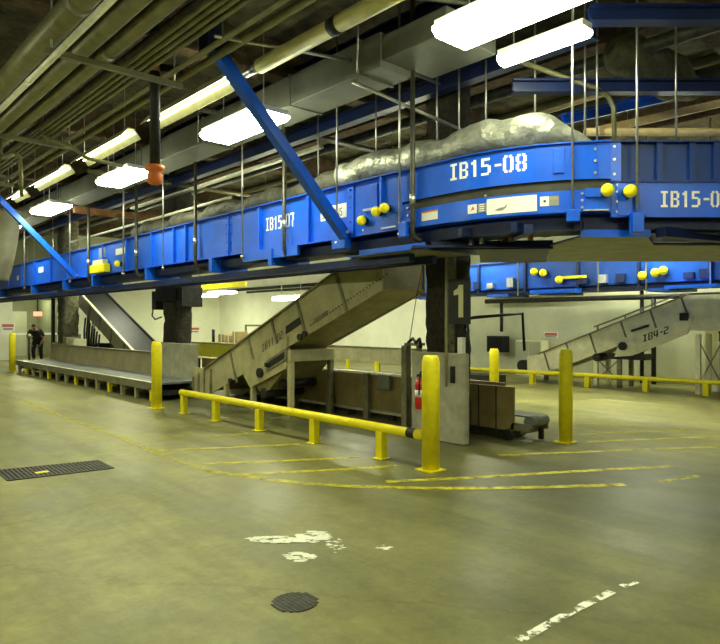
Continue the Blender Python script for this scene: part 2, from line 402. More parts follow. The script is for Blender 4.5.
for i in range(-4, 5):
    w = math.sqrt(max(0, .128**2-(i*.028)**2)); mb.box(m_.x+i*.028-.0125, m_.x+i*.028+.0125, m_.y-w, m_.y+w, .003, .006)
mb.build('ribs', GRATE, mh)

# ================================================================ BOLLARDS + RAILS
def bollard(x, y, label, r=.097, h=1.24):
    t = thing('bollard', (x, y, 0), label, 'bollard', 'yellow bollards')
    MB().lathe((x, y, 0), [(r,.012),(r,h-.07),(r*.82,h-.012),(r*.72,h),(.001,h)], 28).build('post', YELS, t)
    MB().box(x-r*1.25, x+r*1.25, y-r*1.25, y+r*1.25, 0, .012).build('base_plate', YELS, t)
    return t
bollard(5.19, 4.64, 'yellow steel bollard at the near end of the guard rail')
bollard(7.74, 4.52, 'yellow steel bollard right of the concrete column base', .09)
bollard(5.14, 11.4, 'yellow steel bollard in front of the flat loading belt', .095)
bollard(5.5, 23.1, 'yellow steel bollard at the far left edge')
bollard(12.95, 9.5, 'yellow steel bollard far back beyond the brown low conveyor', .115, .95)
t = thing('guard_rail', (5.2, 7.6, 0), 'long low yellow tube guard rail before the tan incline', 'guard rail')
MB().tube([(5.2,4.73,.36),(5.2,10.52,.36)], .055, 16).build('rail_tube', YEL, t)
for y in (10.42, 9.3, 8.02, 6.7, 5.42):
    mb = MB(); mb.box(5.15, 5.25, y-.05, y+.05, .012, .32); mb.box(5.12, 5.28, y-.08, y+.08, 0, .012); mb.build('rail_post', YEL, t, .006)
MB().tube([(5.2,4.86,.36),(5.2,4.98,.36)], .057, 16, False).build('worn_band', DARKM, t)
t = thing('guard_rail', (14.5, 7.5, 0), 'far low yellow guard rail along the right wall', 'guard rail')
def rr(y): return 14.15+(11.5-y)*.11
MB().tube([(rr(11.6),11.6,.30),(rr(-2),-2,.30)], .05, 12).build('rail_tube', YEL, t)
for y in (11.4, 9.35, 7.9, 6.55, 5.3, 4.0, 2.0, 0):
    MB().box(rr(y)-.06, rr(y)+.06, y-.06, y+.06, 0, .27).build('rail_post', YEL, t)

# ================================================================ BLUE OVERHEAD CONVEYOR
XF, RB, YT = 5.6, 2.2, 4.69
CX = XF+RB; ARC = math.radians(48.1); LA = RB*ARC
RD = Vector((CA, -SA, 0))
def path(s, off=0.0, z=0.0):               # off > 0 is towards the aisle
    if s <= 0: return Vector((XF-off, YT-s, z))
    if s <= LA:
        a = math.pi+s/RB; return Vector((CX+(RB+off)*math.cos(a), YT+(RB+off)*math.sin(a), z))
    a = math.pi+ARC
    return Vector((CX+(RB+off)*math.cos(a), YT+(RB+off)*math.sin(a), z)) + RD*(s-LA)
def proj(p):
    d = SA*p.x+CA*p.y; return 360+F*(CA*p.x-SA*p.y)/d, d
def s_at(px):
    lo, hi = -24.0, 5.0
    for _ in range(50):
        m = (lo+hi)/2
        if proj(path(m))[0] < px: lo = m
        else: hi = m
    return lo
def ds(px): return proj(path(s_at(px)))[1]
def cuts(s0, s1):
    n = max(1, int((min(s1, LA)-max(s0, 0))/.12)) if s1 > 0 and s0 < LA else 0
    pts = {s0, s1}
    for k in range(n+1):
        s = max(s0, 0)+(min(s1, LA)-max(s0, 0))*k/max(1, n) if n else s0
        pts.add(s)
    if s0 < 0 < s1: pts.add(0.0)
    if s0 < LA < s1: pts.add(LA)
    return sorted(pts)
def slab(mb, s0, s1, z0, z1, o0, o1):      # solid following the path
    S = cuts(s0, s1)
    rings = [[mb.bm.verts.new(path(s, o, z)) for o, z in ((o0,z0),(o1,z0),(o1,z1),(o0,z1))] for s in S]
    for a, b in zip(rings, rings[1:]):
        for k in range(4): mb.bm.faces.new([a[k], a[(k+1) % 4], b[(k+1) % 4], b[k]])
    mb.bm.faces.new(rings[0]); mb.bm.faces.new(list(reversed(rings[-1])))
    return mb
ZB, ZT, CW = 2.72, 3.44, .68
def bolts(mb, s, zs, off=.0):
    for z in zs:
        p = path(s, off, z); q = path(s, off+.018, z); mb.tube([p, q], .014, 8)
def beacon(root, s, z, off=.0, r=.062):
    o = MB().tube([path(s, off, z), path(s, off+.05, z)], r*.75, 14).build('beacon', DARKM, root)
    MB().ball(path(s, off+.085, z), r, 16).build('lens', BEACON, o)['label'] = 'lemon yellow domed beacon lens'
def common(root, s0, s1, ribs=(), dark=(), chan=True):
    MB_ = slab(MB(), s0, s1, ZB+.32, ZB+.36, -CW+.06, -.06); MB_.build('belt', BELT_D, root)
    mb = slab(MB(), s0, s1, ZB, ZT, -CW-.012, -CW); slab(mb, s0, s1, ZT-.012, ZT, -CW-.06, -CW); mb.build('side_panel', BLUE, root)
    mb = slab(MB(), s0, s1, ZB-.16, ZB-.03, -CW+.10, -.12); mb.build('return_pan', NAVY, root)
    if chan:
        for o0, o1 in ((-.22, -.12), (-CW+.05, -CW+.13)): slab(MB(), s0, s1, ZB-.37, ZB-.27, o0, o1).build('lower_channel', NAVY, root)
    n = 0
    for s in ribs:
        mb = slab(MB(), s-.022, s+.022, ZB+.02, ZT-.03, 0, .05); mb.build('rib', BLUE, root)
    for s in dark:
        mb = slab(MB(), s-.05, s+.05, ZB-.25, ZB, -CW+.02, .07); mb.build('cross_channel', BLUE, root)
def plain_face(root, s0, s1):
    mb = slab(MB(), s0, s1, ZB, ZT, -.012, 0); slab(mb, s0, s1, ZT-.014, ZT, 0, .06); slab(mb, s0, s1, ZB, ZB+.012, 0, .045)
    return mb.build('side_panel', BLUE, root)
def plate(root, s0, s1, z0, z1, m, name='sticker', off=.004, th=.002, parent=None):
    return slab(MB(), s0, s1, z0, z1, off, off+th).build(name, m, parent or root)

# ---- far straight units
far = thing('overhead_conveyor', path(-20, -.35, ZB), 'farthest blue overhead conveyor unit, at the left edge by the tarp', 'conveyor', 'blue overhead conveyor units')
plain_face(far, -25.2, -12.4)
common(far, -25.2, -12.4, [-24, -22.4, -20.8, -19.2, -17.6, -16.2, -14.6, -13.2], [-23.5, -20.5, -16.4, -13.4])
s = s_at(41); plate(far, s-.25, s+.25, 3.06, 3.22, WHITE)
for q in (-23.4, -17.0): MB().tube([path(q, -CW-.05, ZB+.1), path(q, -CW-.05, ZC)], .014, 8).build('hanger', GALV, far)
s = s_at(18); plate(far, s-.12, s+.12, 2.95, 3.1, WHITE)
mid = thing('overhead_conveyor', path(-9.5, -.35, ZB), 'blue overhead conveyor unit with a yellow drive box, left of the IB15-07 unit', 'conveyor', 'blue overhead conveyor units')
plain_face(mid, -12.4, -6.5)
common(mid, -12.4, -6.5, [-11.6, -10.6, -9.2, -7.9, -6.9], [-11.2, -8.1])
s = s_at(104); q = MB(); slab(q, s-.5, s+.45, 2.76, 2.95, .02, .16); q = q.build('drive_box', YEL, mid, .01); q['label'] = 'yellow drive box with a pale lid'
slab(MB(), s-.32, s+.32, 2.95, 3.06, .03, .15).build('lid', SIGN_1, q)
s = s_at(121); plate(mid, s-.3, s+.3, 3.12, 3.26, WHITE); beacon(mid, s_at(122), 2.9, .02, .07)
s = s_at(103); slab(MB(), s-.2, s+.2, 3.12, 3.36, .01, .03).build('cover_plate', GALV, mid)

# ---- IB15-07
u7 = thing('overhead_conveyor', path(-4, -.35, ZB), 'blue overhead conveyor unit stencilled IB15-07 with a foot of the long brace on it', 'conveyor', 'blue overhead conveyor units')
plain_face(u7, -6.5, -.78)
common(u7, -6.5, -.78, [-6.4, -3.9, -2.62], [-5.4, -3.55])
mb = slab(MB(), -4.9, -4.86, ZB+.02, ZT-.03, 0, .03); bolts(mb, -4.96, (2.8,2.95,3.1,3.25,3.36)); bolts(mb, -4.80, (2.8,2.95,3.1,3.25,3.36)); mb.build('joint_flange', BLUE, u7)
mb = slab(MB(), -1.80, -1.66, ZB+.01, ZT-.03, 0, .018); bolts(mb, -1.73, (2.79,2.93,3.12,3.26,3.36), .018); mb.build('joint_flange', BLUE, u7)
sa, sb = s_at(266), s_at(294); h = .205
stencil('IB15-07', h, lambda u, v: path(sa+u*(sb-sa)/(4.95*h), .003, 3.02+v)).build('stencil_lettering', STENC, u7)['label'] = 'white stencilled lettering IB15-07'
sa, sb = s_at(321), s_at(351)
pl = plate(u7, sa, sb, zat(219, ds(335)), zat(205, ds(335)), WHITE, 'name_plate'); pl['label'] = 'white name plate lettered SIEMENS'
font_mesh('SIEMENS', .16, lambda x, y: path(sa+.03+x*(sb-sa-.06)/.78, .009, zat(217, ds(335))+y)).build('lettering', DARKTXT, pl)
# drive section with three beacons
sa, sb = s_at(363), s_at(413)
mb = slab(MB(), sa, sb, 2.74, 3.02, .0, .03); slab(mb, sa, sb, 2.72, 2.745, .03, .07)
dp = mb.build('drive_plate', BLUE, u7)
mb = MB(); 
for s in (sa+.05, sb-.05): bolts(mb, s, (2.79,2.88,2.97), .03)
mb.build('bolt_heads', GALV, dp)
slab(MB(), s_at(372), s_at(379), 3.06, 3.36, 0, .03).build('terminal_box', BLUE, u7, .008)
slab(MB(), s_at(366), s_at(377), 3.03, 3.055, .03, .06).build('pull_handle', GALV, u7)
slab(MB(), s_at(386), s_at(401), 2.755, 2.772, .07, .09).build('trim_strip', GALV, u7)
slab(MB(), s_at(383)-.02, s_at(383)+.02, 3.0, 3.42, 0, .05).build('rib', BLUE, u7)
for px, py in ((368,221.5),(382.5,212.5),(391,209)): beacon(u7, s_at(px), zat(py, ds(px)), .03)
slab(MB(), s_at(404), s_at(411.5), 2.62, 2.80, .03, .10).build('rod_bracket', BLUE, u7, .005)
slab(MB(), s_at(338), s_at(351), 2.58, 2.79, .0, .11).build('brace_bracket', BLUE, u7, .005)
mb = slab(MB(), -1.75, -.35, 2.46, 2.475, -.9, .05); slab(mb, -1.5, -.35, 2.46, 2.53, .05, .06); mb.build('drip_pan', BLUE, u7)
slab(MB(), -1.7, -.4, 2.452, 2.458, -.88, .03).build('pan_liner', PANB, u7)
plate(u7, s_at(245), s_at(300), 2.58, 2.72, BLUE, 'lower_bracket', .0, .05)

# ---- IB15-08 curve
u8 = thing('overhead_conveyor', path(.9, -.35, ZB), 'curved blue overhead conveyor unit stencilled IB15-08', 'conveyor', 'blue overhead conveyor units')
S0, S1 = -.78, s_at(611)
mb = slab(MB(), S0, S1, 3.06, ZT, -.012, 0); slab(mb, S0, S1, ZT-.012, ZT, 0, .035); mb.build('upper_side_panel', BLUE, u8)
slab(MB(), S0, S1, 2.95, 3.06, -.05, -.03).build('belt_edge', GAP, u8)
mb = slab(MB(), S0, S1, ZB, 2.95, -.012, .0); slab(mb, S0, S1, ZB, ZB+.012, -.15, 0); mb.build('lower_side_panel', BLUE, u8)
common(u8, S0, S1, chan=False)
mb = MB(); bolts(mb, S0+.07, (2.77,2.84,2.91)); bolts(mb, s_at(582), (2.77,2.84,2.91)); bolts(mb, s_at(486), (2.965,)); bolts(mb, s_at(595), (3.12,3.24,3.36)); mb.build('bolt_heads', GALV, u8)
sa, sb = s_at(450), s_at(526); h = .185
stencil('IB15-08', h, lambda u, v: path(sa+u*(sb-sa)/(4.95*h), .003, 3.195+v-.012*u)).build('stencil_lettering', STENC, u8)['label'] = 'white stencilled lettering IB15-08'
slab(MB(), s_at(553), s_at(564), 3.13, 3.38, 0, .02).build('access_cover', BLUE, u8, .005)
pl = plate(u8, s_at(487), s_at(537), 2.755, 2.925, WHITE, 'name_plate'); pl['label'] = 'long white plate with a small grey winged mark'
sc = s_at(500)
mb = MB(); mb.face([path(sc+x, .008, 2.80+y) for x, y in ((-.06,.0),(.0,.02),(.05,.025),(.085,.06),(.07,.015),(.03,-.01),(-.02,-.012))]); mb.build('winged_mark', GREYTXT, pl)
for a_, b2, z0, z1 in ((468,477,2.79,2.89),(478,487,2.79,2.89)):
    st = plate(u8, s_at(a_), s_at(b2), z0, z1, WHITE if a_ == 468 else GREYTXT, 'warning_sticker')
    if a_ == 468:
        sm = (s_at(a_)+s_at(b2))/2
        mb = MB(); mb.face([path(sm+x, .008, 2.84+y) for x, y in ((-.02,-.02),(.03,-.005),(.01,.03))]); mb.build('pictogram', SIGNRED, st)
    else:
        mb = MB()
        for k in range(4): slab(mb, s_at(a_)+.02, s_at(b2)-.03, z0+.015+k*.022, z0+.025+k*.022, .007, .009)
        mb.build('print_lines', WHITE, st)
st = plate(u8, s_at(422), s_at(438), 2.79, 2.90, WHITE, 'warning_sticker')
mb = slab(MB(), s_at(422), s_at(438), 2.882, 2.90, .007, .009); mb.build('red_header', ORANGE, st)
st = plate(u8, s_at(540), s_at(549), 2.80, 2.90, WHITE, 'warning_sticker')
slab(MB(), s_at(543.5), s_at(546), 2.838, 2.862, .007, .009).build('pictogram', DARKTXT, st)
st = plate(u8, s_at(549), s_at(559), 2.80, 2.90, GREYTXT, 'warning_sticker')
mb = slab(MB(), s_at(550), s_at(558), 2.865, 2.89, .007, .009); mb.build('header', CARD, st)
slab(MB(), s_at(583), s_at(608), 2.73, 2.745, 0, .03).build('trim_strip', GALV, u8)
slab(MB(), s_at(585), s_at(600), 2.87, 2.96, 0, .03).build('beacon_bracket', BLUE, u8)
beacon(u8, s_at(605), 2.925, .0, .066)
slab(MB(), s_at(566), s_at(579), 2.62, 2.74, .0, .09).build('rod_bracket', BLUE, u8, .005)
# underside of the bend: cross channels and a wide pale pan
for a_, b2, zz in ((.1,.45,2.66),(.75,1.05,2.66),(1.4,1.7,2.64)):
    mb = MB(); mb.bar(path(a_, -.02, zz-.05), path(b2, -CW, zz-.05), .08, .09); mb.build('cross_channel', NAVY, u8)
mb = MB(); mb.bar(path(-.4,-.1,2.5), path(1.1,-.9,2.5), .12, .1); mb.build('diagonal_channel', NAVY, u8)
mb = MB(); mb.bar(path(.9,-.05,2.58), path(.2,-.75,2.58), .10, .1); mb.build('diagonal_channel', NAVY, u8)
for px, py in ((452,228),(465,245),(500,240),(524,243)):
    mb = MB(); p = path(s_at(px), -.35, 2.50); mb.bar(p, p+Vector((0,0,.14)), .04, .05, (1,0,0)); mb.build('roller_bracket', GALV if px < 470 else RUST, u8)
poly = [W(6.62,2.30), W(6.62,2.98), W(7.3,3.35), W(7.45,6.5), W(9.3,6.5), W(9.3,2.72), W(7.4,2.2)]
MB().prism([Vector((p.x,p.y,2.49)) for p in poly], (0,0,.015)).build('transfer_pan', BLUE_D, u8)
MB().prism([Vector((p.x,p.y,2.478)) for p in poly], (0,0,.008)).build('pan_liner', PANB, u8)
MB().prism([Vector((*W(a_, b2).xy, 2.465)) for a_, b2 in ((7.4,.6),(7.4,2.2),(9.3,2.7),(9.3,1.75),(8.3,1.55),(8.0,.6))], (0,0,.02)).build('belly_pan', NAVY, u8)
mb = MB(); mb.bar(W(6.61,2.28,2.515), W(6.61,3.0,2.515), .02, .075); mb.build('pan_lip', BLUE, u8)

# ---- IB15-09
u9 = thing('overhead_conveyor', path(3.4, -.35, ZB), 'blue overhead conveyor unit at the right edge, stencilled IB15-09', 'conveyor', 'blue overhead conveyor units')
S2, S3 = S1, 5.6
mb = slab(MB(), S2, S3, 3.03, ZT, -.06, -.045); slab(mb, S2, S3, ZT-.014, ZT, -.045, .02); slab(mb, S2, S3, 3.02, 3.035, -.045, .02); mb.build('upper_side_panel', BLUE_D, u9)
slab(MB(), S2, S3, 2.665, 3.02, -.012, .0).build('lower_side_panel', BLUE, u9)
common(u9, S2, S3, chan=False)
slab(MB(), S2, S2+.10, 2.665, ZT, -.05, .004).build('joint_flange', BLUE, u9)
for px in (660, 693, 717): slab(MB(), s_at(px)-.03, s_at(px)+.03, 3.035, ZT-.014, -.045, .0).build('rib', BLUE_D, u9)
mb = MB()
for px in (617, 644): bolts(mb, s_at(px), (2.72,2.82,2.92,2.99))
bolts(mb, s_at(614), (3.1,3.25,3.38)); mb.build('bolt_heads', GALV, u9)
slab(MB(), s_at(617), s_at(646), 2.68, 3.0, .0, .02).build('drive_plate', BLUE, u9)
beacon(u9, s_at(626), 2.91, .02, .066)
sa = s_at(660); h = .165
stencil('IB15-09', h, lambda u, v: path(sa+u*.86, .003, 2.765+v)).build('stencil_lettering', STENC, u9)['label'] = 'white stencilled lettering IB15-09'
slab(MB(), s_at(629), s_at(640), 2.50, 2.70, .0, .10).build('rod_bracket', BLUE, u9, .005)
mb = MB(); mb.bar(path(2.25,-.05,2.52), path(3.6,-.75,2.52), .12, .1); mb.build('diagonal_channel', NAVY, u9)
mb = MB(); mb.bar(W(7.15,3.05,2.58), W(7.15,6.3,2.58), .9, .10); mb.build('belly_panel', NAVY, u9)

# ---- braces
def brace(y, label):
    t = thing('diagonal_brace', (XF-.06, y, 2.75), label, 'brace', 'blue diagonal braces')
    MB().bar((XF-.07,y,2.74), (3.62,y,4.66), .13, .13).build('strut', BLUE, t, .006)
    MB().box(3.45, 3.75, y-.1, y+.1, 4.62, 4.82).build('ceiling_clamp', NAVY, t, .01)
    MB().bar((3.6,y,4.72), (3.6,y,ZC), .1, .1, (1,0,0)).build('hanger_post', NAVY, t)
    MB().tube([(XF-.09,y-.1,2.79),(XF-.09,y+.1,2.79)], .025, 10).build('pin', GALV, t)
brace(6.46, 'long blue diagonal brace with a bright edge, meeting the IB15-07 unit')
brace(17.0, 'blue diagonal brace at the far left edge')

# ---- background blue line
XB = 12.5
bg = thing('overhead_conveyor', (XB, 6, 2.26), 'lower blue overhead conveyor line seen far back under the bend', 'conveyor', 'blue overhead conveyor units')
mb = MB(); mb.box(XB, XB+.02, -6, 13.5, 2.36, 3.0); mb.box(XB-.05, XB, -6, 13.5, 2.98, 3.0); mb.build('side_panel', BLUE_M, bg)
MB().box(XB+.8, XB+.82, -6, 13.5, 2.28, 3.0).build('side_panel', BLUE, bg)
MB().box(XB+.03, XB+.79, -6, 13.5, 2.6, 2.64).build('belt', BELT_D, bg)
MB().box(XB+.1, XB+.7, -6, 13.5, 2.25, 2.35).build('return_pan', NAVY, bg)
for y in (12.5, 11, 9.6, 8.3, 7, 5.7, 4.4, 3.1, 1.5): MB().box(XB-.05, XB, y-.03, y+.03, 2.3, 2.98).build('rib', NAVY, bg)
for y in (11.2, 9.0, 7.6, 5.2): MB().box(XB-.1, XB+.75, y-.3, y+.3, 2.19, 2.25).build('cross_channel', BLUE_M, bg)
for px, py in ((537,272),(546,273),(562,280),(645,276),(658,273),(666,271)):
    y, dd = atX(px, XB); z = max(2.4, zat(py, dd)); o = MB().tube([(XB,y,z),(XB-.06,y,z)], .06, 10).build('beacon', DARKM, bg)
    MB().ball((XB-.12,y,z), .085, 12).build('lens', BEACON, o)['label'] = 'lemon yellow domed beacon lens'
y, dd = atX(574, XB); MB().box(XB-.12, XB-.02, y-.3, y+.3, 2.52, 2.58).build('yellow_bar', YEL, bg)

for px in (478, 492, 512, 585, 604, 622, 690, 706):
    y, dd = atX(px, XB); MB().box(XB-.09, XB-.0, y-.09, y+.09, 2.40, 2.52+.05*(px % 3)).build('sensor_box', GALV if px % 4 == 0 else NAVY, bg)
for px in (520, 600, 648, 712):
    y, dd = atX(px, XB); MB().tube([(XB-.08,y,2.2),(XB-.08,y,ZC)], .016, 8).build('hanger', GALV, bg)
MB().box(XB-.30, XB-.06, 6.9, 8.0, 2.22, 2.30).build('service_tray', BLUE, bg)
MB().box(XB-.30, XB-.06, 4.2, 5.1, 2.22, 2.28).build('service_tray', BLUE, bg)
# ================================================================ hangers + overhead steel
def rod(px, off, ztop, label, r=.013, zb=2.62, s=None):
    s = s_at(px) if s is None else s
    p = path(s, off)
    t = thing('hanger_rod', (p.x, p.y, zb), label, 'hanger rod', 'hanger rods')
    MB().tube([(p.x,p.y,zb),(p.x,p.y,ztop)], r, 10).build('threaded_rod', GALV, t)
    MB().tube([(p.x,p.y,zb+.02),(p.x,p.y,zb+.06)], r*2.2, 6).build('nut', GALV, t)
    MB().tube([(p.x,p.y,ztop-.16),(p.x,p.y,ztop-.06)], r*2.6, 6).build('top_nut', GALV, t)
rod(247, .09, ZC, 'hanger rod left of the IB15-07 lettering')
rod(342, .09, ZC, 'hanger rod crossing the white name plate on the IB15-07 unit')
rod(403, .06, ZC, 'hanger rod just right of the three beacons')
rod(572, .05, ZC, 'hanger rod right of the IB15-08 lettering')
rod(634.5, .06, ZC, 'hanger rod beside the right hand beacons', zb=2.52)
rod(127, .08, ZC, 'hanger rod beside the yellow drive box', .018)
rod(73, .08, ZC, 'hanger rod at the foot of the far left brace', .018)
rod(27, .08, ZC, 'farthest left hanger rod', .02)
rod(167, .08, ZC, 'thin hanger rod right of the yellow drive box', .012)
for px, off, lab in ((437,-CW-.06,'thin rear hanger rod behind the upright dark conduit'), (459,-CW-.06,'thin rear hanger rod above the first letter of IB15-08'), (486,-CW-.06,'thin rear hanger rod above the middle of the IB15-08 lettering'),
                     (535,-CW-.06,'rear hanger rod in front of the foil duct hump'), (585,-CW-.06,'rear hanger rod between the two front rods at the bend'), (597,-CW-.06,'rear hanger rod beside the bent conduit'),
                     (676,-CW-.06,'rear hanger rod nearest the right edge'), (376,-CW-.06,'rear hanger rod behind the three beacons'), (318,-CW-.06,'thin rear hanger rod behind the long brace')):
    # rear rods: find s where the rear point projects to px
    lo, hi = -24., 5.
    for _ in range(50):
        m = (lo+hi)/2
        if proj(path(m, off))[0] < px: lo = m
        else: hi = m
    rod(px, off, ZC, lab, .012, ZT-.05, lo)
def drop(px, off, ztop, label, r=.028, foot=.45, zb=2.58):
    s = s_at(px); p = path(s, off); q = path(s, -.35)
    t = thing('drop_conduit', (p.x, p.y, zb), label, 'conduit', 'dark drop conduits')
    dv = (q-p).normalized(); pts = [Vector((p.x,p.y,ztop)), Vector((p.x,p.y,zb+.1)), Vector((p.x,p.y,zb+.03))+dv*.03, Vector((p.x,p.y,zb))+dv*.1, Vector((p.x,p.y,zb))+dv*foot]
    MB().tube(pts, r, 12).build('pipe', PIPE_D, t)
    MB().tube([(p.x,p.y,3.0),(p.x,p.y,3.12)], r*1.25, 12).build('coupling', GALV, t)
drop(415.5, .05, ZC, 'dark upright conduit turning under the left end of the IB15-08 unit', .03, .5)
drop(288, .07, 4.6, 'dark upright conduit crossing the IB15-07 lettering')
drop(199, .07, 4.55, 'dark upright conduit left of the thin hanger rods', .03)
drop(140, .08, 4.55, 'dark upright conduit just right of the yellow drive box', .032)
drop(92, .08, 4.4, 'dark upright conduit left of the yellow drive box', .035)

def beam(a, b, w, h, m, label, name='support_beam', group='overhead support beams'):
    mb = MB(); a = Vector(a); b = Vector(b); u = Vector((0,0,h/2-.012))
    mb.bar(a+u, b+u, w, .024); mb.bar(a-u, b-u, w, .024); mb.bar(a, b, .03, h-.04)
    return tag(mb.build(name, m), label, 'beam', group)
beam((5.75,1.5,5.28), (5.75,26,5.28), .18, .26, NAVY, 'dark blue steel beam just above the grey boxed duct')
beam((6.42,3.4,4.72), (6.42,26,4.72), .16, .20, NAVY, 'dark blue beam above the foil duct, carrying the rear rods')
beam(W(7.35,1.75,4.30), W(7.35,6.5,4.30), .14, .15, NAVY, 'level blue beam above the IB15-09 unit')
beam(W(6.3,2.25,4.62), W(6.3,5.5,4.62), .16, .16, NAVY, 'level dark blue beam along the top right edge')
beam(W(7.9,2.5,4.10), W(9.2,4.6,4.88), .12, .14, BLUE, 'slanting bright blue beam behind the two front rods', 'slanting_beam')
MB_ = MB(); MB_.bar(W(7.7,2.86,3.90), W(8.7,5.1,4.62), .06, .10)
tag(MB_.build('timber', LUMBER), 'pale tan timber slanting up to the right edge', 'timber', 'pale timbers')
MB_ = MB(); MB_.bar(W(8.4,2.2,4.28), W(8.4,3.3,4.62), .05, .05)
tag(MB_.build('timber', LUMBER), 'short tan timber behind the bent conduit', 'timber', 'pale timbers')

# foil duct behind/above conveyor
mb = MB(); pts = []; rad = []
n = 80
for i in range(n+1):
    q = -2.3+(2.3+s_at(606))*i/n; e = s_at(606)-q
    k = 1.0 if e > .8 else max(.12, 1-(1-e/.8)**1.7*.88)
    wob = .014*math.sin(q*3.1)+.010*math.sin(q*7.3+1)
    p = path(q, -.36); pts.append(Vector((p.x, p.y, ZT+.02+(.205+wob)*k))); rad.append((.195+wob)*k)
mb.tube(pts, rad, 28)
for v in mb.bm.verts:
    nn = noise.noise_vector(v.co*2.6)*.035 + noise.noise_vector(v.co*7)*.016
    nn.z = max(nn.z, -.01)
    v.co += nn
tag(mb.build('foil_duct', FOIL), 'crumpled silver foil wrapped duct lying along the top of the blue conveyor', 'duct')
mb = MB(); pts = []; rad = []
for i in range(71):
    q = -9.6+7.35*i/70; p = path(q, -.38); r = .15+.02*math.sin(q*4.1)+.012*math.sin(q*9)
    pts.append(Vector((p.x, p.y, ZT+.03+r))); rad.append(r)
mb.tube(pts, rad, 22)
for v in mb.bm.verts:
    nn = noise.noise_vector(v.co*3)*.03; nn.z = max(nn.z, -.01); v.co += nn
tag(mb.build('dark_wrapped_duct', DKWRAP), 'dark grey wrapped duct on the conveyor top, left of the silver foil one', 'duct')
mb = MB(); mb.tube([W(7.75,2.72,3.90), W(7.75,6.5,3.90)], .05, 12)
tag(mb.build('insulated_pipe', LUMBER), 'tan wrapped pipe just above the IB15-09 unit top edge', 'pipe')
# dark lumpy insulated duct at upper right
mb = MB(); A0, A1 = W(8.0,3.1,5.05), W(8.6,4.5,4.72); pts = [A0.lerp(A1, i/24) for i in range(25)]
mb.tube(pts, [.26*(1-abs(i/12-1)**4*.55) for i in range(25)], 20)
for v in mb.bm.verts: v.co += noise.noise_vector(v.co*3)*.08
tag(mb.build('insulated_duct', INSUL), 'lumpy dark olive insulated duct hanging under the ceiling at upper right', 'duct')

# grey boxed duct
t = thing('boxed_duct', (5.0, 10, 4.3), 'long grey boxed sheet duct running behind the bright ceiling lights', 'duct')
MB().box(5.02, 5.55, 5.25, 24, 4.50, 4.90).build('duct_body', DUCTG, t, .01)
for y in (5.6, 7.0, 9.4, 11.8, 14.2, 16.6, 19): 
    mb = MB(); mb.box(5.005, 5.565, y-.02, y+.02, 4.485, 4.915); mb.build('duct_seam', DUCTG, t)
for y in (5.6, 9.5, 13.4, 17.4):
    MB().tube([(4.99,y,4.52),(4.99,y,ZC)], .012, 8).build('duct_hanger', GALV, t)
MB().box(5.05, 5.9, 4.3, 5.25, 4.58, 4.86).build('end_plenum', DUCTG, t, .01)

# ================================================================ pipes upper left
def pipe(x, z, r, m, label, y0=1.0, y1=28.0, rings=(), name='ceiling_pipe', rm=None):
    if rings:
        t = thing(name, (x, (y0+y1)/2, z-r), label, 'pipe', 'ceiling pipes')
        MB().tube([(x,y0,z),(x,y1,z)], r, 20).build('pipe_run', m, t)
        for y in rings: MB().tube([(x,y-.06,z),(x,y+.06,z)], r*1.09, 20).build('coupling', rm or m, t)
    else:
        t = tag(MB().tube([(x,y0,z),(x,y1,z)], r, 12).build(name, m), label, 'pipe', 'ceiling pipes')
    return t
pipe(2.08, 4.66, .125, PIPE_O, 'thick olive ceiling pipe, outermost at the upper left', rings=(6.3,10,14))
pipe(2.06, 4.34, .034, PIPE_B, 'thin bright conduit running under the thick upper left pipes', rings=(7.9,11), rm=PIPE_B)
pipe(2.46, 4.64, .095, PIPE_O, 'second thick olive ceiling pipe from the upper left', rings=(7.5,12))
pipe(2.70, 4.64, .09, PIPE_O, 'third thick olive ceiling pipe from the upper left', rings=(7.2,11.5))
for i, x in enumerate((2.92,3.0,3.08,3.17)):
    pipe(x, 4.57, .028, PIPE_O, ['first','second','third','fourth'][i]+' thin olive conduit right of the thick pipes, counting from the left')
pipe(3.40, 4.55, .032, PIPE_O, 'single thin olive conduit right of the bunched conduits')
pipe(3.62, 4.60, .045, PIPE_O, 'medium olive pipe between the conduits and the strip lights')
pipe(3.25, 5.0, .04, PIPE_D, 'dark conduit above the bunched conduits')
pipe(1.55, 4.95, .05, PIPE_D, 'dark pipe high above the outermost olive pipe')
tt = pipe(4.03, 4.52, .085, PIPE_Y, 'pale yellow pipe running up to the top edge beside the brace', 1.2, 6.2, (4.85,), rm=DARKM)
MB().tube([(4.03,6.2,4.52),(4.03,6.5,4.52)], .05, 14).build('reducer', GALV, tt)
def strut(y, x0, x1, label, z=4.47):
    t = thing('strut_channel', ((x0+x1)/2, y, z), label, 'strut channel', 'pipe trapezes')
    MB().box(x0, x1, y-.03, y+.03, z-.09, z-.03).build('channel', PIPE_O, t)
    for x in (x0+.06, x1-.1): MB().tube([(x,y,z-.09),(x,y,ZC)], .012, 8).build('hanger', GALV, t)
strut(7.1, 2.0, 3.52, 'olive strut channel crossing under the ceiling pipes, the nearer one')
strut(10.8, 2.0, 3.5, 'olive strut channel crossing under the ceiling pipes, the second one')
strut(14.6, 2.0, 3.5, 'olive strut channel crossing under the ceiling pipes, the third one')
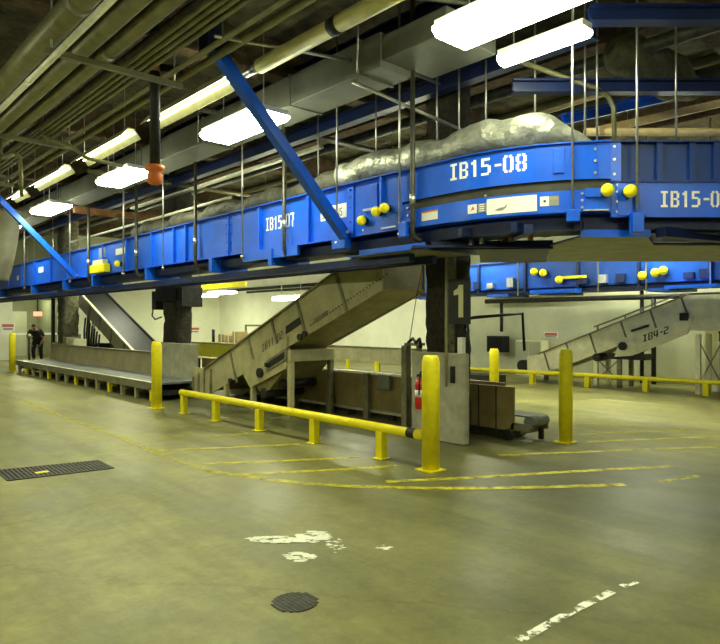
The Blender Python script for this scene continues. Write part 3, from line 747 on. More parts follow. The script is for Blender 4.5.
# sprinkler riser with orange couplings
Yr, dr = 7.42, 7.5
t = thing('sprinkler_riser', (3.36, 7.5, 3.3), 'black vertical sprinkler pipe with an orange coupling at its foot', 'pipe')
MB().tube([(3.36,7.5,3.45),(3.36,7.5,ZC)], .062, 16).build('riser', DARKM, t)
MB().lathe((3.36,7.5,3.28), [(.05,0),(.085,.02),(.09,.12),(.075,.16),(.115,.17),(.115,.23),(.07,.24)], 18).build('coupling', ORANGE, t)['label'] = 'orange painted coupling'
MB().ball((3.36,7.5,4.72), .09, 12).build('elbow', ORANGE, t)
MB().tube([(3.36,7.5,4.72),(3.66,7.25,4.68)], .05, 12).build('branch', DARKM, t)
MB().ball((3.66,7.24,4.66), .065, 12).build('sprinkler_cap', ORANGE, t)
# conduits that bend down
tag(MB().tube([(2.93,10.62,ZC),(2.93,10.62,4.55),(2.97,10.6,4.45),(3.35,10.5,4.35),(3.55,10.45,4.2),(4.1,10.4,4.15)], .03, 10).build('bent_conduit', PIPE_O), 'bent olive conduit by the second light fixture', 'conduit')
tag(MB().tube([(2.60,11.65,ZC),(2.60,11.65,4.35),(2.63,11.55,4.25),(2.72,11.3,4.3),(2.78,11.2,4.22),(2.8,11.2,3.6)], .03, 10).build('bent_conduit', PIPE_O), 'hooked olive conduit hanging under the second strut channel', 'conduit')
tag(MB().tube([W(7.3,1.75,4.60), W(7.32,2.70,4.27), W(7.33,2.84,4.19), W(7.34,2.91,4.06), W(7.34,2.92,3.42)], .028, 12).build('bent_conduit', PIPE_O), 'grey conduit bending down behind the IB15-08 unit', 'conduit')
tag(MB().tube([(6.0,10.2,3.86),(6.0,19,3.86)], .03, 10).build('hand_rail_tube', PIPE_B), 'pale level tube running above the left conveyor top', 'pipe')
# cross conduits overhead (behind brace)
for i, (a, b, r, m, lab) in enumerate((
    (W(7.7,-.09,4.49), W(8.5,1.85,3.93), .02, GALV, 'bright slim conduit crossing behind the hanger rods'),
    (W(8.2,.15,5.0), W(8.4,1.05,4.72), .02, GALV, 'short bright conduit below the grey duct'),
    (W(6.6,-1.5,4.55), W(7.8,.1,4.75), .02, GALV, 'thin cross conduit above the long brace'),
    (W(6.2,.55,4.75), W(7.2,2.1,5.1), .03, PIPE_D, 'dark pipe over the near bright fixture'),
    ((4.6,9,4.9), (10,9,4.9), .05, PIPE_D, 'dark cross pipe over the left conveyor'),
    ((4.6,13.5,4.7), (11,13.5,4.7), .05, PIPE_O, 'olive cross pipe over the far left conveyor'),
    ((7.9,0,5.0), (7.9,24,5.0), .09, PIPE_D, 'dark thick pipe behind the blue beams'),
    ((9.2,-2,4.9), (9.2,24,4.9), .12, PIPE_D, 'dark thick pipe farther behind the blue beams'),
    ((10.5,-2,5.58), (10.5,24,5.58), .10, PIPE_O, 'olive thick pipe farthest behind the blue beams'))):
    tag(MB().tube([a, b], r, 12).build('cross_pipe', m), lab, 'pipe', 'overhead cross pipes')
for i, y in enumerate((16.5,)):
    tag(MB().box(5.3, 10.2, y-.06, y+.06, 4.30, 4.46).build('rust_beam', RUST), ['rust brown cross beam over the far left conveyor', 'rust brown cross beam farther left above the blue line'][i], 'beam')
tag(MB().box(5.9, 6.0, 7.5, 14.5, 4.2, 4.24).build('strut_rail', GALV), 'pale strut rail above the IB15-07 conveyor', 'strut channel')
# hanging tarp at far left
mb = MB(); Y0, d0 = atX(-20, 4.8); nU, nV = 14, 14
for side in (0,):
    grid = []
    for j in range(nV+1):
        row = []
        for i in range(nU+1):
            u, v = i/nU, j/nV
            right = .46*(1-.45*(v**2)) ; x = 3.82 + u*(right+.35)
            row.append(mb.bm.verts.new((x, 18.6+.10*math.sin(u*7+v*2)+.25*v*v, 4.55-1.85*v)))
        grid.append(row)
    for j in range(nV):
        for i in range(nU):
            f = mb.bm.faces.new([grid[j][i], grid[j][i+1], grid[j+1][i+1], grid[j+1][i]]); f.smooth = True
o = mb.build('hanging_tarp', TARP); m = o.modifiers.new('thick', 'SOLIDIFY'); m.thickness = .02
tag(o, 'beige canvas tarp hanging at the left edge below the pipes', 'tarp')

# ================================================================ LIGHT FIXTURES
def fixture(x, y, z, label, L_=1.3, w=.46, top=ZC, group='bright wraparound ceiling fixtures', lamp=None):
    t = thing('ceiling_light', (x, y, z), label, 'light fixture', group)
    mb = MB(); h = L_/2; a = w/2
    prof = [(-a+.05,z),(a-.05,z),(a,z+.05),(a,z+.085),(-a,z+.085),(-a,z+.05)]
    mb.prism([(x+p, y-h, q) for p, q in prof], (0, L_, 0)).build('diffuser', lamp or LAMP, t)['label'] = 'glowing white diffuser'
    MB().box(x-a*.9, x+a*.9, y-h, y+h, z+.085, z+.15).build('housing', WHITE, t)
    for yy in (y-h*.7, y+h*.7): MB().tube([(x,yy,z+.15),(x,yy,top)], .008, 6).build('hanger', GALV, t)
    return t
labs = ['bright fixture at the top edge, largest of all', 'bright fixture beside the long blue brace', 'bright fixture left of the orange coupling', 'bright fixture above the far left brace', 'faint far fixture behind the tarp']
for i, y in enumerate((3.16, 7.55, 11.65, 16.05, 20.3)): fixture(4.63, y, 4.20, labs[i], 1.46, .52)
fixture(5.72, 3.60, 4.34, 'bright fixture partly behind the largest one', .98, .2)
for y in (8.5, 13, 17.5, 22): fixture(8.9, y, 3.95, 'added unseen fixture above the tan incline', 1.3, .46, group='added fixtures behind the conveyor', lamp=LAMP2)  # added behind the conveyor, out of sight, to light the back area
for y in (1, 5.2, 9.4, 13.6, 18): fixture(11.9, y, 3.6, 'added unseen fixture lighting the far right wall', 1.3, .46, group='added fixtures by the right wall', lamp=LAMP2)  # added out of sight to brighten the right wall
for y in (3, 7.5): fixture(15.6, y, 3.8, 'added unseen fixture over the far guard rail', 1.3, .46, group='added fixtures over the far rail', lamp=LAMP2)  # added unseen as more fill for the right side
# low far fixtures visible below the conveyor
for px, dd, y, lab in ((222,27,294,'long far fixture glowing under the blue conveyor'), (205,30,297,'second far fixture left of the long far one'), (291,22,300,'far fixture peeking above the tan incline')):
    p = W(dd, (px-360)/F*dd, zat(y, dd)); fixture(p.x, p.y, p.z, lab, 1.6, .5, group='far fixtures below the conveyor')
fixture(8.1, 31.6, 2.75, 'added unseen fixture brightening the exit recess', 1.0, .4, group='far fixtures below the conveyor')  # added behind the lintel to lift the dark recess
fixture(7.2, 27.5, 3.0, 'far fixture near the exit recess', 1.3, .46, group='far fixtures below the conveyor')
# fixtures added out of view, left of and behind the viewer, as fill light
for y in (-3.2, .5, 4.2, 7.9, 11.6, 15.3, 19): fixture(.2, y, 3.9, 'added unseen fixture over the open aisle', 1.3, .46, group='added fixtures out of view')
for y in (-4.6, -.9): fixture(4.63, y, 4.20, 'added unseen fixture in the row behind the viewer', 1.46, .52, group='added fixtures out of view')
# strip lights with reflectors
def strip(y0, y1, label):
    x, z = 3.92, 4.42
    t = thing('strip_light', (x, (y0+y1)/2, z), label, 'light fixture', 'strip lights in a row')
    mb = MB(); mb.prism([(x-.16,y0,z),(x-.05,y0,z+.14),(x+.05,y0,z+.14),(x+.16,y0,z),(x+.15,y0,z),(x+.045,y0,z+.125),(x-.045,y0,z+.125),(x-.15,y0,z)], (0,y1-y0,0)); mb.build('reflector', REFL, t)
    for dx in (-.06,.06): MB().tube([(x+dx,y0+.04,z+.075),(x+dx,y1-.04,z+.075)], .014, 10).build('tube', TUBE, t)
    for yy in (y0+.25, y1-.25): MB().tube([(x,yy,z+.14),(x,yy,ZC)], .008, 6).build('hanger', GALV, t)
for i, (y, y2) in enumerate(((6.6,8.9),(9.6,11.9),(12.6,14.9),(15.6,16.75))): strip(y, y2, ['strip light with yellow reflector left of the long brace','second strip light left of the long brace','third strip light, above the second bright fixture','farthest strip light in the row'][i])

# ================================================================ COLUMNS
def column(x0, x1, y0, y1, label, big=False):
    t = thing('column', ((x0+x1)/2, (y0+y1)/2, 0), label, 'column', 'wrapped columns')
    mb = MB(); nx = 10; nz = 70; cx, cy = (x0+x1)/2, (y0+y1)/2
    zs = [ZC*i/nz for i in range(nz+1)]; rings = []
    for z in zs:
        ring = []
        for k in range(32):
            a = k/32*2*math.pi; c, s = math.cos(a), math.sin(a); q = max(abs(c), abs(s))**.7
            p = Vector((cx+c/q*(x1-x0)/2, cy+s/q*(y1-y0)/2, z)); p += noise.noise_vector(p*5)*.035+noise.noise_vector(p*13)*.02
            ring.append(mb.bm.verts.new(p))
        rings.append(ring)
    for a, b in zip(rings, rings[1:]):
        for k in range(32):
            f = mb.bm.faces.new([a[k], a[(k+1) % 32], b[(k+1) % 32], b[k]]); f.smooth = True
    mb.build('wrapped_shaft', FUZZ, t)
    return t
# column 1 with its plinth
col = column(6.68, 7.08, 5.56, 6.10, 'dark wrapped column with a numbered sign, on a tall concrete plinth')
mb = MB(); prof = [(6.5,6.17),(6.5,5.33),(6.515,5.28),(6.55,5.25),(6.63,5.25),(6.63,6.17)]
mb.prism([(x,y,0) for x, y in prof], (0,0,1.19)); mb.build('plinth', CONC, col, .02)
mb = MB(); mb.box(6.485,6.5,5.38,5.46,.80,1.02); mb.build('pocket', DARKM, col, .005)
mb = MB(); mb.prism([(6.60,5.485,1.19),(6.60,5.66,1.19),(6.60,5.64,2.6),(6.60,5.50,2.6)], (.06,0,0)); mb.build('bare_face', FUZZ_L, col)
t = thing('column_sign', (6.5, 5.31, 1.57), 'charcoal sign board with a pale number 1 fixed to the near column', 'sign')
MB().box(6.485, 6.5, 5.13, 5.485, 1.57, 2.16).build('board', SIGN_K, t)
MB().box(6.5, 6.62, 5.40, 5.46, 1.75, 1.8).build('bracket', GALV, t)
mb = MB(); zf = lambda a, b: (6.48, 5.31-a, 1.66+b)
mb.face([zf(-.005,0), zf(.075,0), zf(.075,.42), zf(.0,.42), zf(-.02,.375), zf(-.085,.345), zf(-.085,.285), zf(-.005,.295)]); mb.build('numeral', SIGN_1, t)
tag(MB().tube([(6.475,5.515,.75),(6.475,5.515,2.6)], .016, 10).build('thin_conduit', TAN), 'pale thin conduit standing against the near column beside the sign', 'conduit')
tag(MB().box(6.52,6.6,5.285,5.365,1.19,1.40).build('switch_box', WHITE), 'small white box on top of the near plinth', 'box')
mb = MB(); mb.tube([(6.6,5.30,1.2),(6.6,5.30,1.57)], .02, 8); mb.tube([(6.6,5.44,1.2),(6.6,5.44,1.62),(6.8,5.3,1.66),(7.6,5.1,1.72),(7.65,5.1,1.2)], .022, 8)
tag(mb.build('cable_loop', DARKM), 'dark cable loop behind the numbered sign', 'cable')
# extinguisher
ex = thing('fire_extinguisher', (6.41, 5.93, .42), 'red fire extinguisher with a white label on the near plinth', 'fire extinguisher')
MB().lathe((6.41,5.93,.42), [(.055,0),(.065,.02),(.065,.33),(.05,.38),(.022,.41),(.022,.44)], 20).build('cylinder', RED, ex)
MB().lathe((6.41,5.93,.58), [(.067,0),(.067,.10)], 20).build('paper_label', WHITE, ex)
mb = MB(); mb.box(6.39,6.44,5.90,5.97,.85,.89); mb.bar((6.41,5.93,.88),(6.36,5.86,.93),.02,.015); mb.build('valve_lever', DARKM, ex)
MB().tube([(6.38,5.90,.86),(6.34,5.87,.80),(6.335,5.87,.62)], .012, 8).build('hose', BLACK, ex)
MB().box(6.475,6.5,5.9,5.96,.5,.8).build('wall_bracket', DARKM, ex)
# column 3 (behind loading belt) and column 2
c3 = column(6.72, 7.2, 13.95, 14.6, 'dark wrapped column standing behind the loading belt')
MB().box(6.50, 6.71, 12.75, 14.75, 0, 1.12).build('plinth', CONC, c3, .02)
mb = MB(); mb.box(6.66,7.3,13.75,14.85,2.10,2.5); mb.build('collar_box', DARKM, c3, .01)
MB().box(6.68,7.2,13.50,13.75,1.95,2.4).build('junction_box', DARKM, c3, .01)
MB().box(6.68,7.2,14.85,15.1,1.9,2.35).build('junction_box', DARKM, c3, .01)
for y0 in (13.6, 15.0):
    mb = MB()
    sg = 1 if y0 < 14 else -1
    mb.tube([(6.68,y0,1.95),(6.64,y0+.02*sg,1.75),(6.66,y0+.15*sg,1.66),(6.7,y0+.42*sg,1.72)], .018, 6); mb.build('hanging_cable', BLACK, c3)
c2 = column(7.0, 7.55, 22.9, 23.6, 'pale speckled column beside the dark incline at left')
for ch in c2.children: ch.data = ch.data.copy(); ch.data.materials[0] = FUZZ_L
MB().box(6.9, 7.65, 22.8, 23.7, 0, .9).build('plinth', CONC, c2)
tag(MB().box(6.93,7.0,23.75,23.95,0,3.2).build('dark_post', DARKM), 'dark upright post at the left of the pale speckled column', 'post')

# ================================================================ LOADING BELT (left)
lb = thing('loading_belt', (6.0, 16.5, 0), 'long flat grey loading belt with a tan back board, left of the incline', 'conveyor')
Yb0, Yb1 = 12.3, 22.6
MB().box(5.55, 6.5, Yb0, Yb1, .33, .37).build('belt', BELT, lb)
mb = MB(); mb.box(5.49, 5.55, Yb0, Yb1, .22, .375); mb.build('front_skirt', OLIVE, lb)
MB().box(5.485, 5.56, Yb0, Yb1, .372, .385).build('edge_strip', PIPE_B, lb)
for ya, yb in ((14.77, Yb1),):
    mb = MB(); mb.prism([(6.5,ya,.33),(6.56,ya,.86),(6.60,ya,.86),(6.60,ya,.33)], (0,yb-ya,0)); bb = mb.build('back_board', BOARD, lb)
    MB().box(6.53, 6.62, ya, yb, .86, .885).build('board_cap', OLIVE, bb)
mb = MB(); mb.box(5.7, 6.45, Yb0, Yb1, .1, .2); mb.build('return_tray', DARKM, lb)
for k in range(14):
    y = Yb0+.2+k*.76
    mb = MB(); mb.box(5.5, 5.58, y-.04, y+.04, 0, .22); mb.box(5.58, 6.5, y-.03, y+.03, .12, .2); mb.box(6.42, 6.5, y-.04, y+.04, 0, .3); mb.build('leg', TAN if k % 3 else YELS, lb)

# ================================================================ TAN INCLINE
ic = thing('incline_conveyor', (6.75, 8.8, 0), 'tan inclined belt conveyor stencilled IB11-02 rising to the column', 'conveyor', 'inclined conveyors')
XI0, XI1 = 6.30, 7.22
def zi(y): return .87+(11.2-y)*.413         # top edge of the side walls
Yh, Yl = 6.55, 11.7
def sidewall(x, th, y0, y1, dep0, dep1, mb):
    mb.prism([(x,y1,zi(y1)-dep1),(x,y0,zi(y0)-dep0),(x,y0,zi(y0)),(x,y1,zi(y1))], (th,0,0)); return mb
for xx in (XI0, XI1-.03):
    MB().prism([(xx,12.22,.04),(xx,11.75,.06),(xx,11.35,.22),(xx,Yh,zi(Yh)-.735),(xx,Yh,zi(Yh)),(xx,Yl,zi(Yl)),(xx,12.22,.665)], (.03,0,0)).build('side_panel', TAN, ic)
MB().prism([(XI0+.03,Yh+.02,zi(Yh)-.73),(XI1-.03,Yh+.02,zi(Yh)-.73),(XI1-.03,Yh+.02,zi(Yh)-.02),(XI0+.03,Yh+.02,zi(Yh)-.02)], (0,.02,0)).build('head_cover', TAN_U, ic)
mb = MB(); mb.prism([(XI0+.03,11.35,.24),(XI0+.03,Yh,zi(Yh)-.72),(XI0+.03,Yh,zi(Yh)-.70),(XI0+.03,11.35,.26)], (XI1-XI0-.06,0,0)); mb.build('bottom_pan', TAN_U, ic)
mb = MB(); mb.prism([(XI0+.03,Yl,zi(Yl)-.20),(XI0+.03,Yh,zi(Yh)-.20),(XI0+.03,Yh,zi(Yh)-.18),(XI0+.03,Yl,zi(Yl)-.18)], (XI1-XI0-.06,0,0)); mb.build('belt', BELT_D, ic)
def slant(mb, y, w, t=.02, x=XI0, d0=.735):   # batten square to the incline on the aisle side
    mb.prism([(x,y-.26,zi(y-.26)-.71),(x,y-.26-w,zi(y-.26-w)-.71),(x,y-w,zi(y-w)-.005),(x,y,zi(y)-.005)], (-t,0,0)); return mb
for y in (10.75, 10.1, 9.35, 8.6, 7.6): slant(MB(), y, .05).build('joint_batten', OLIVE, ic)
mb = MB(); mb.bar((XI0-.015,Yl,zi(Yl)+.0),(XI0-.015,Yh,zi(Yh)+.0),.05,.03); mb.build('top_rail', OLIVE, ic)
mb = MB()
for k in range(26):
    y = 8.2-.07*k; mb.tube([(XI0,y,zi(y)-.56),(XI0-.012,y,zi(y)-.56)], .011, 6)
mb.build('rivets', DARKM, ic)
# lower drive pod: panel, legs, transition box
mb = MB(); mb.prism([(XI0-.03,10.2,zi(10.2)-.66),(XI0-.03,9.98,zi(10.1)-.92),(XI0-.03,8.85,zi(8.85)-1.02),(XI0-.03,8.82,zi(8.82)-.50),(XI0-.03,9.9,zi(9.9)-.5)], (.06,0,0)); mb.build('drive_panel', TAN, ic)
mb = MB(); mb.box(XI0-.03, XI1, 8.72, 8.86, .93, 1.135); mb.build('end_plate', TAN, ic, .01)
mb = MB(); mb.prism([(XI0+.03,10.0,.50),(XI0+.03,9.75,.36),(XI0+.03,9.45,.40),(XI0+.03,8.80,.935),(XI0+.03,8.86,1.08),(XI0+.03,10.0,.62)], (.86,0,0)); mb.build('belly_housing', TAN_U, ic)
MB().tube([(XI0+.0,9.6,.34),(XI0+.85,9.6,.34)], .09, 14).build('take_up_roller', BLACK, ic)
MB().tube([(XI0+.1,9.2,.52),(XI0+.85,9.2,.52)], .07, 12).build('take_up_roller', BLACK, ic)
def isticker(y, w, h, dz, m, nm, t=.012):
    mb = MB(); mb.prism([(XI0-.001,y+w/2,zi(y+w/2)-dz-h),(XI0-.001,y-w/2,zi(y-w/2)-dz-h),(XI0-.001,y-w/2,zi(y-w/2)-dz),(XI0-.001,y+w/2,zi(y+w/2)-dz)], (-t,0,0)); return mb.build(nm, m, ic)
isticker(8.68, .42, .13, .30, DARKM, 'vent_slot'); isticker(7.95, .34, .07, .50, OLIVE, 'vent_slot')
o = isticker(9.12, .62, .20, .68, OLIVE, 'vent_cover', .045)
isticker(9.12, .46, .10, .73, DARKM, 'vent_slot', .055)
for y, dz, r in ((9.62,.82,.085),(9.4,.76,.04),(8.98-.55,.66,.055),(8.3,.66,.05),(10.62,.62,.05)):
    MB().tube([(XI0-.03,y,zi(y)-dz),(XI0-.08,y,zi(y)-dz)], r, 14).build('bearing', DARKM, ic)
def inc_text(u, v): return (XI0-.003, 9.63-u*.92, zi(9.63-u*.92)-.46+v)
stencil('IB11-02', .14, inc_text).build('stencil_lettering', FADED, ic)['label'] = 'faded dark stencilled lettering IB11-02'
for y, zt in ((10.9,.42),(9.95,.55),(8.79,.94)):
    MB().box(XI0-.02, XI0+.07, y-.045, y+.045, 0, zt).build('leg', TAN, ic, .005)
for y, zt in ((10.9,.4),(9.9,.5),(8.79,.94)):
    MB().box(XI1-.08, XI1, y-.045, y+.045, 0, zt).build('leg', OLIVE, ic, .005)
# tail at the low end
for y in (11.45, 11.72, 11.95, 12.18): MB().box(XI0-.03, XI0, y-.02, y+.02, .06, min(.665, zi(y))).build('tail_batten', OLIVE, ic)
MB().box(XI0+.03, XI1-.03, 11.7, 12.2, .5, .52).build('tail_belt', BELT_D, ic)
MB().tube([(XI0+.03,12.15,.42),(XI1-.03,12.15,.42)], .09, 14).build('tail_roller', BELT_D, ic)

# ================================================================ LOW BROWN CONVEYOR behind incline / column
lc = thing('low_conveyor', (7.75, 7.3, 0), 'low conveyor with brown side panels passing behind the near column', 'conveyor')
XL0, XL1, YL0, YL1 = 7.3, 7.78, 5.03, 12.4
for k in range(8):
    y0 = YL0+k*.92; 
    mb = MB(); mb.box(XL0, XL0+.03, y0+.006, y0+.914, .13, .72); mb.build('side_panel', BROWN, lc)
MB().box(XL0+.06, XL1-.06, YL0+.1, YL1, .02, .13).build('dark_filler', BROWN_D, lc)  # dark filler added to close off the bright floor under the panels
for y in (5.32, 5.62): MB().box(XL0-.008, XL0, y-.012, y+.012, .13, .72).build('panel_seam', BROWN_D, lc)
MB().box(XL0-.03, XL0+.05, 5.9, YL1, .72, .76).build('top_rail', PIPE_B, lc)
MB().box(XL1-.05, XL1, 5.5, YL1, .3, .72).build('far_side_panel', BROWN, lc)
MB().box(XL0+.03, XL1-.05, YL0+.32, YL1, .50, .54).build('belt', BELT_D, lc)
MB().box(XL0-.05, XL0-.0, 5.9, YL1, .10, .14).build('toe_rail', GALV, lc)
for y in (6.9, 7.9, 8.9, 9.9, 11.0): MB().box(XL0-.09, XL0-.01, y-.06, y+.06, 0, .74).build('upright', OLIVE, lc)
for y in (5.25, 6.0, 7.4, 8.4, 9.4): 
    MB().box(XL0+.02, XL0+.1, y-.06, y+.06, 0, .14).build('foot', DARKM, lc); MB().box(XL1-.1, XL1-.02, y-.06, y+.06, 0, .14).build('foot', DARKM, lc)
# its belt end
MB().tube([(XL0+.04,4.83,.27),(XL1-.05,4.83,.27)], .075, 18).build('end_roller', BELT, lc)
MB().box(XL0+.04, XL1-.05, 4.83, YL0+.3, .325, .345).build('end_belt', BELT, lc)
for x in (XL0, XL1-.05): MB().box(x, x+.04, 4.80, YL0+.05, .14, .24).build('end_bracket', OLIVE, lc)
MB().box(XL0+.02, XL1-.03, 4.90, 4.94, .10, .16).build('end_bar', OLIVE, lc)
mb = MB(); mb.tube([(XL0-.03,5.12,.075),(XL0+.06,5.12,.075)], .075, 14); mb.build('caster', DARKM, lc)
MB().box(XL1-.10, XL1-.05, 4.84, 4.90, 0, .15).build('foot', DARKM, lc)
# upright steel frame left of the plinth
t = thing('steel_post_frame', (7.1, 6.6, 0), 'two olive steel posts standing just left of the near plinth', 'post frame')
for x, y, w in ((6.86,6.62,.05),(6.98,6.47,.03)): MB().box(x-w, x+w, y-w, y+w, 0, 1.25).build('post', OLIVE, t)
MB().box(6.86, 7.06, 6.42, 6.66, 1.25, 1.29).build('cap_plate', OLIVE, t)
mb = MB(); mb.tube([(6.9,6.62,1.29),(6.88,6.5,1.36),(6.84,6.4,1.30),(6.7,6.2,1.36),(6.62,6.1,1.24)], .022, 8); mb.build('cable_bundle', BLACK, t)
mb = MB(); mb.tube([(6.75,6.45,1.3),(6.75,6.3,2.0),(6.8,6.2,2.5)], .006, 6); mb.build('thin_cable', DARKM, t)
MB().box(7.22, 7.3, 7.35, 7.62, .5, .74).build('junction_box', DUCTG, lc, .01)

# ================================================================ SECOND LOADING BELT (far, behind)
YS = 9.3
sb_ = thing('loading_belt', (10.6, 12, 0), 'far loading belt with a tan back board on yellow stub posts', 'conveyor')
MB().box(10.15, 11.0, YS, 15, .33, .37).build('belt', BELT, sb_)
MB().box(10.10, 10.15, YS, 15, .2, .38).build('front_skirt', CREAM, sb_)
MB().box(11.0, 11.05, YS, 17, .56, .95).build('back_board', TAN, sb_)
MB().box(10.98, 11.07, YS, 17, .95, .975).build('board_cap', OLIVE, sb_)
for y in (9.5, 10.5, 11.6, 12.7, 13.8): MB().box(10.94, 11.0, y-.05, y+.05, .37, .62).build('stub_post', YEL, sb_)
for y in (9.8, 11.6, 13.4, 14.8): MB().box(10.2, 10.28, y-.04, y+.04, 0, .3).build('leg', OLIVE, sb_); 
for y in (9.8, 11.6, 13.4, 14.8, 16.6): MB().box(11.0, 11.05, y-.04, y+.04, 0, .6).build('leg', OLIVE, sb_)
# yellow guard panel right of column 3
Ya, da = atX(183, 8.9); Yb, db = atX(234, 8.9)
t = thing('machine_guard', (8.9, (Ya+Yb)/2, 0), 'yellow guard panel behind the loading belt, right of the wrapped column', 'guard')
MB().box(8.9, 8.95, Yb, Ya, .62, .98).build('panel', GUARDY, t, .006)
MB().box(8.86, 8.99, Yb-.05, Ya+.05, .98, 1.03).build('top_rail', PIPE_Y, t)
for y in (Yb+.1, Ya-.1): MB().box(8.95, 9.02, y-.04, y+.04, 0, .98).build('post', DARKM, t)
MB().box(8.82, 8.96, Ya-.35, Ya+.05, .6, 1.0).build('end_box', YEL, t)
tag(MB().box(9.05, 9.7, 12.2, 17, .0, .56).build('low_machine', BROWN), 'brown boxed machine under the yellow guard panel', 'machine')
Ya, da = atX(197, 9.6); Yb, db = atX(246, 9.6)
t = thing('hanging_bumper', (9.6, (Ya+Yb)/2, 2.6), 'yellow bumper bar hanging far back under the blue conveyor', 'bumper bar')
MB().box(9.57, 9.63, Yb, Ya, 2.60, 2.74).build('bar', YEL, t)
for y in (Yb+.2, Ya-.2): MB().tube([(9.6,y,2.74),(9.6,y,ZC)], .014, 8).build('hanger', GALV, t)
# table with cardboard boxes
p = W(21.2, -.2*21.2)
t = thing('work_table', (p.x, p.y, 0), 'plain work table with cardboard boxes beyond the tan incline', 'table')
MB().box(p.x-.4, p.x+.4, p.y-.9, p.y+.9, .88, .93).build('table_top', OLIVE, t)
for dx in (-.35,.35):
    for dy in (-.8,.8): MB().box(p.x+dx-.03, p.x+dx+.03, p.y+dy-.03, p.y+dy+.03, 0, .88).build('leg', OLIVE, t)
for dy, w, h, lab in ((.35,.2,.26,'taller cardboard box on the work table'), (-.1,.17,.22,'middle cardboard box on the work table'), (-.5,.14,.36,'upright cardboard box on the work table')):
    t2 = thing('cardboard_box', (p.x, p.y+dy, .93), lab, 'box', 'boxes on the work table')
    MB().box(p.x-.2, p.x+.2, p.y+dy-w, p.y+dy+w, .93, .93+h).build('carton', CARD, t2)
    MB().box(p.x-.201, p.x+.201, p.y+dy-.03, p.y+dy+.03, .93, .932+h).build('tape', SIGN_1, t2)
tag(MB().tube([(p.x-.3,p.y+.7,.93),(p.x-.3,p.y+.7,1.35)], .05, 10).build('black_bottle', BLACK), 'dark upright canister at the end of the work table', 'canister')
q = W(24, -.172*24)
mb = MB(); mb.box(q.x, q.x+.06, q.y-.8, q.y-.74, 0, 1.5); mb.box(q.x, q.x+.06, q.y+.3, q.y+.36, 0, 1.5); mb.box(q.x, q.x+.06, q.y-.8, q.y+.36, 1.44, 1.5)
tag(mb.build('square_gantry', DUCTG), 'grey square steel frame beyond the tan incline', 'frame')

# ================================================================ DARK INCLINE (far left)
dc = thing('incline_conveyor', (8.15, 21, 0), 'dark belted incline with tan side wall behind the loading belt', 'conveyor', 'inclined conveyors')
def zd(y): return .72+(y-18.8)*.41
X0, X1, Y0, Y1 = 7.75, 8.75, 18.7, 25.5
def dwall(x, th, dep): return MB().prism([(x,Y0,max(.15,zd(Y0)-dep)),(x,Y1,zd(Y1)-dep),(x,Y1,zd(Y1)),(x,Y0,zd(Y0))], (th,0,0))
dwall(X0, .05, .55).build('side_panel', TAN, dc); dwall(X1-.05, .05, .4).build('side_panel', DARKM, dc)
mb = MB(); mb.bar((X0,Y0,zd(Y0)+.01),(X0,Y1,zd(Y1)+.01),.08,.04); mb.build('top_rail', CREAM, dc)
mb = MB(); mb.prism([(X0+.05,Y0,zd(Y0)-.10),(X0+.05,Y1,zd(Y1)-.10),(X0+.05,Y1,zd(Y1)-.07),(X0+.05,Y0,zd(Y0)-.07)], (X1-X0-.1,0,0)); mb.build('belt', BELT_D, dc)
for y in (19.6, 20.6, 21.6, 22.6): 
    mb = MB(); mb.prism([(X0,y,zd(y)-.54),(X0,y+.06,zd(y+.06)-.54),(X0,y-.12,zd(y-.12)),(X0,y-.18,zd(y-.18))], (-.02,0,0)); mb.build('batten', OLIVE, dc)
for y in (20.4, 22.8, 24.8):
    for x in (X0+.02, X1-.1): MB().box(x, x+.08, y-.05, y+.05, 0, zd(y)-.5).build('leg', OLIVE, dc)
mb = MB()
for k in range(7):
    a = W(0,0); y = 21.3+.22*k; mb.tube([(X0-.1,y,zd(y)-.55),(X0-.16,y-.05,zd(y)-1.0),(X0-.1,y+.1,.4)], .03, 6)
mb.build('dangling_hoses', BLACK, dc)
mb = MB(); mb.tube([(X0-.12,21.5,.62),(X0+.5,21.5,.62)], .28, 16); mb.box(X0-.1, X0+.5, 21.9, 22.7, .35, .85); mb.build('drive_motor', DARKM, dc)
t = thing('hand_rail', (8.9, 18.4, 0), 'grey pipe hand rail at the foot of the dark incline', 'hand rail')
for y in (17.9, 18.5): MB().tube([(8.85,y,0),(8.85,y,1.25)], .03, 8).build('post', GALV, t)
MB().tube([(8.85,17.9,1.22),(8.85,18.5,1.22)], .03, 8).build('rail_tube', GALV, t)
tag(MB().box(8.4,8.95,16.9,17.6,0,.55).build('low_machine', DARKM), 'dark low machine box at the foot of the dark incline', 'machine')
# cabinets behind board
for x, y, w, h, m, lab in ((7.05,21.6,.55,1.05,CREAM,'beige cabinet behind the back board, left of the dark incline'), (7.05,22.25,.3,1.1,TAN,'narrow tan cabinet beside the beige one')):
    t = thing('cabinet', (x, y, 0), lab, 'cabinet'); MB().box(x-.2, x+.2, y-w/2, y+w/2, 0, h).build('body', m, t, .01)
    MB().box(x-.215, x-.2, y-w/2+.03, y+w/2-.03, .1, h-.05).build('door', m, t)
    MB().box(x-.23, x-.215, y-w/2+.06, y-w/2+.09, h*.5, h*.6).build('handle', DARKM, t)
# white barrier by the exit
t = thing('barrier_rail', (8.2, 28.79, 0), 'pale waist high barrier bar in front of the exit recess', 'barrier')
MB().box(6.2, 9.6, 28.75, 28.83, 1.07, 1.15).build('bar', WHITE, t)
for x in (6.3, 9.5): MB().box(x-.03, x+.03, 28.76, 28.82, 0, 1.07).build('post', OLIVE, t)
tag(MB().box(8.35,9.6,26.2,26.6,0,.75).build('low_bench', OLIVE), 'olive low bench beside the person', 'bench')
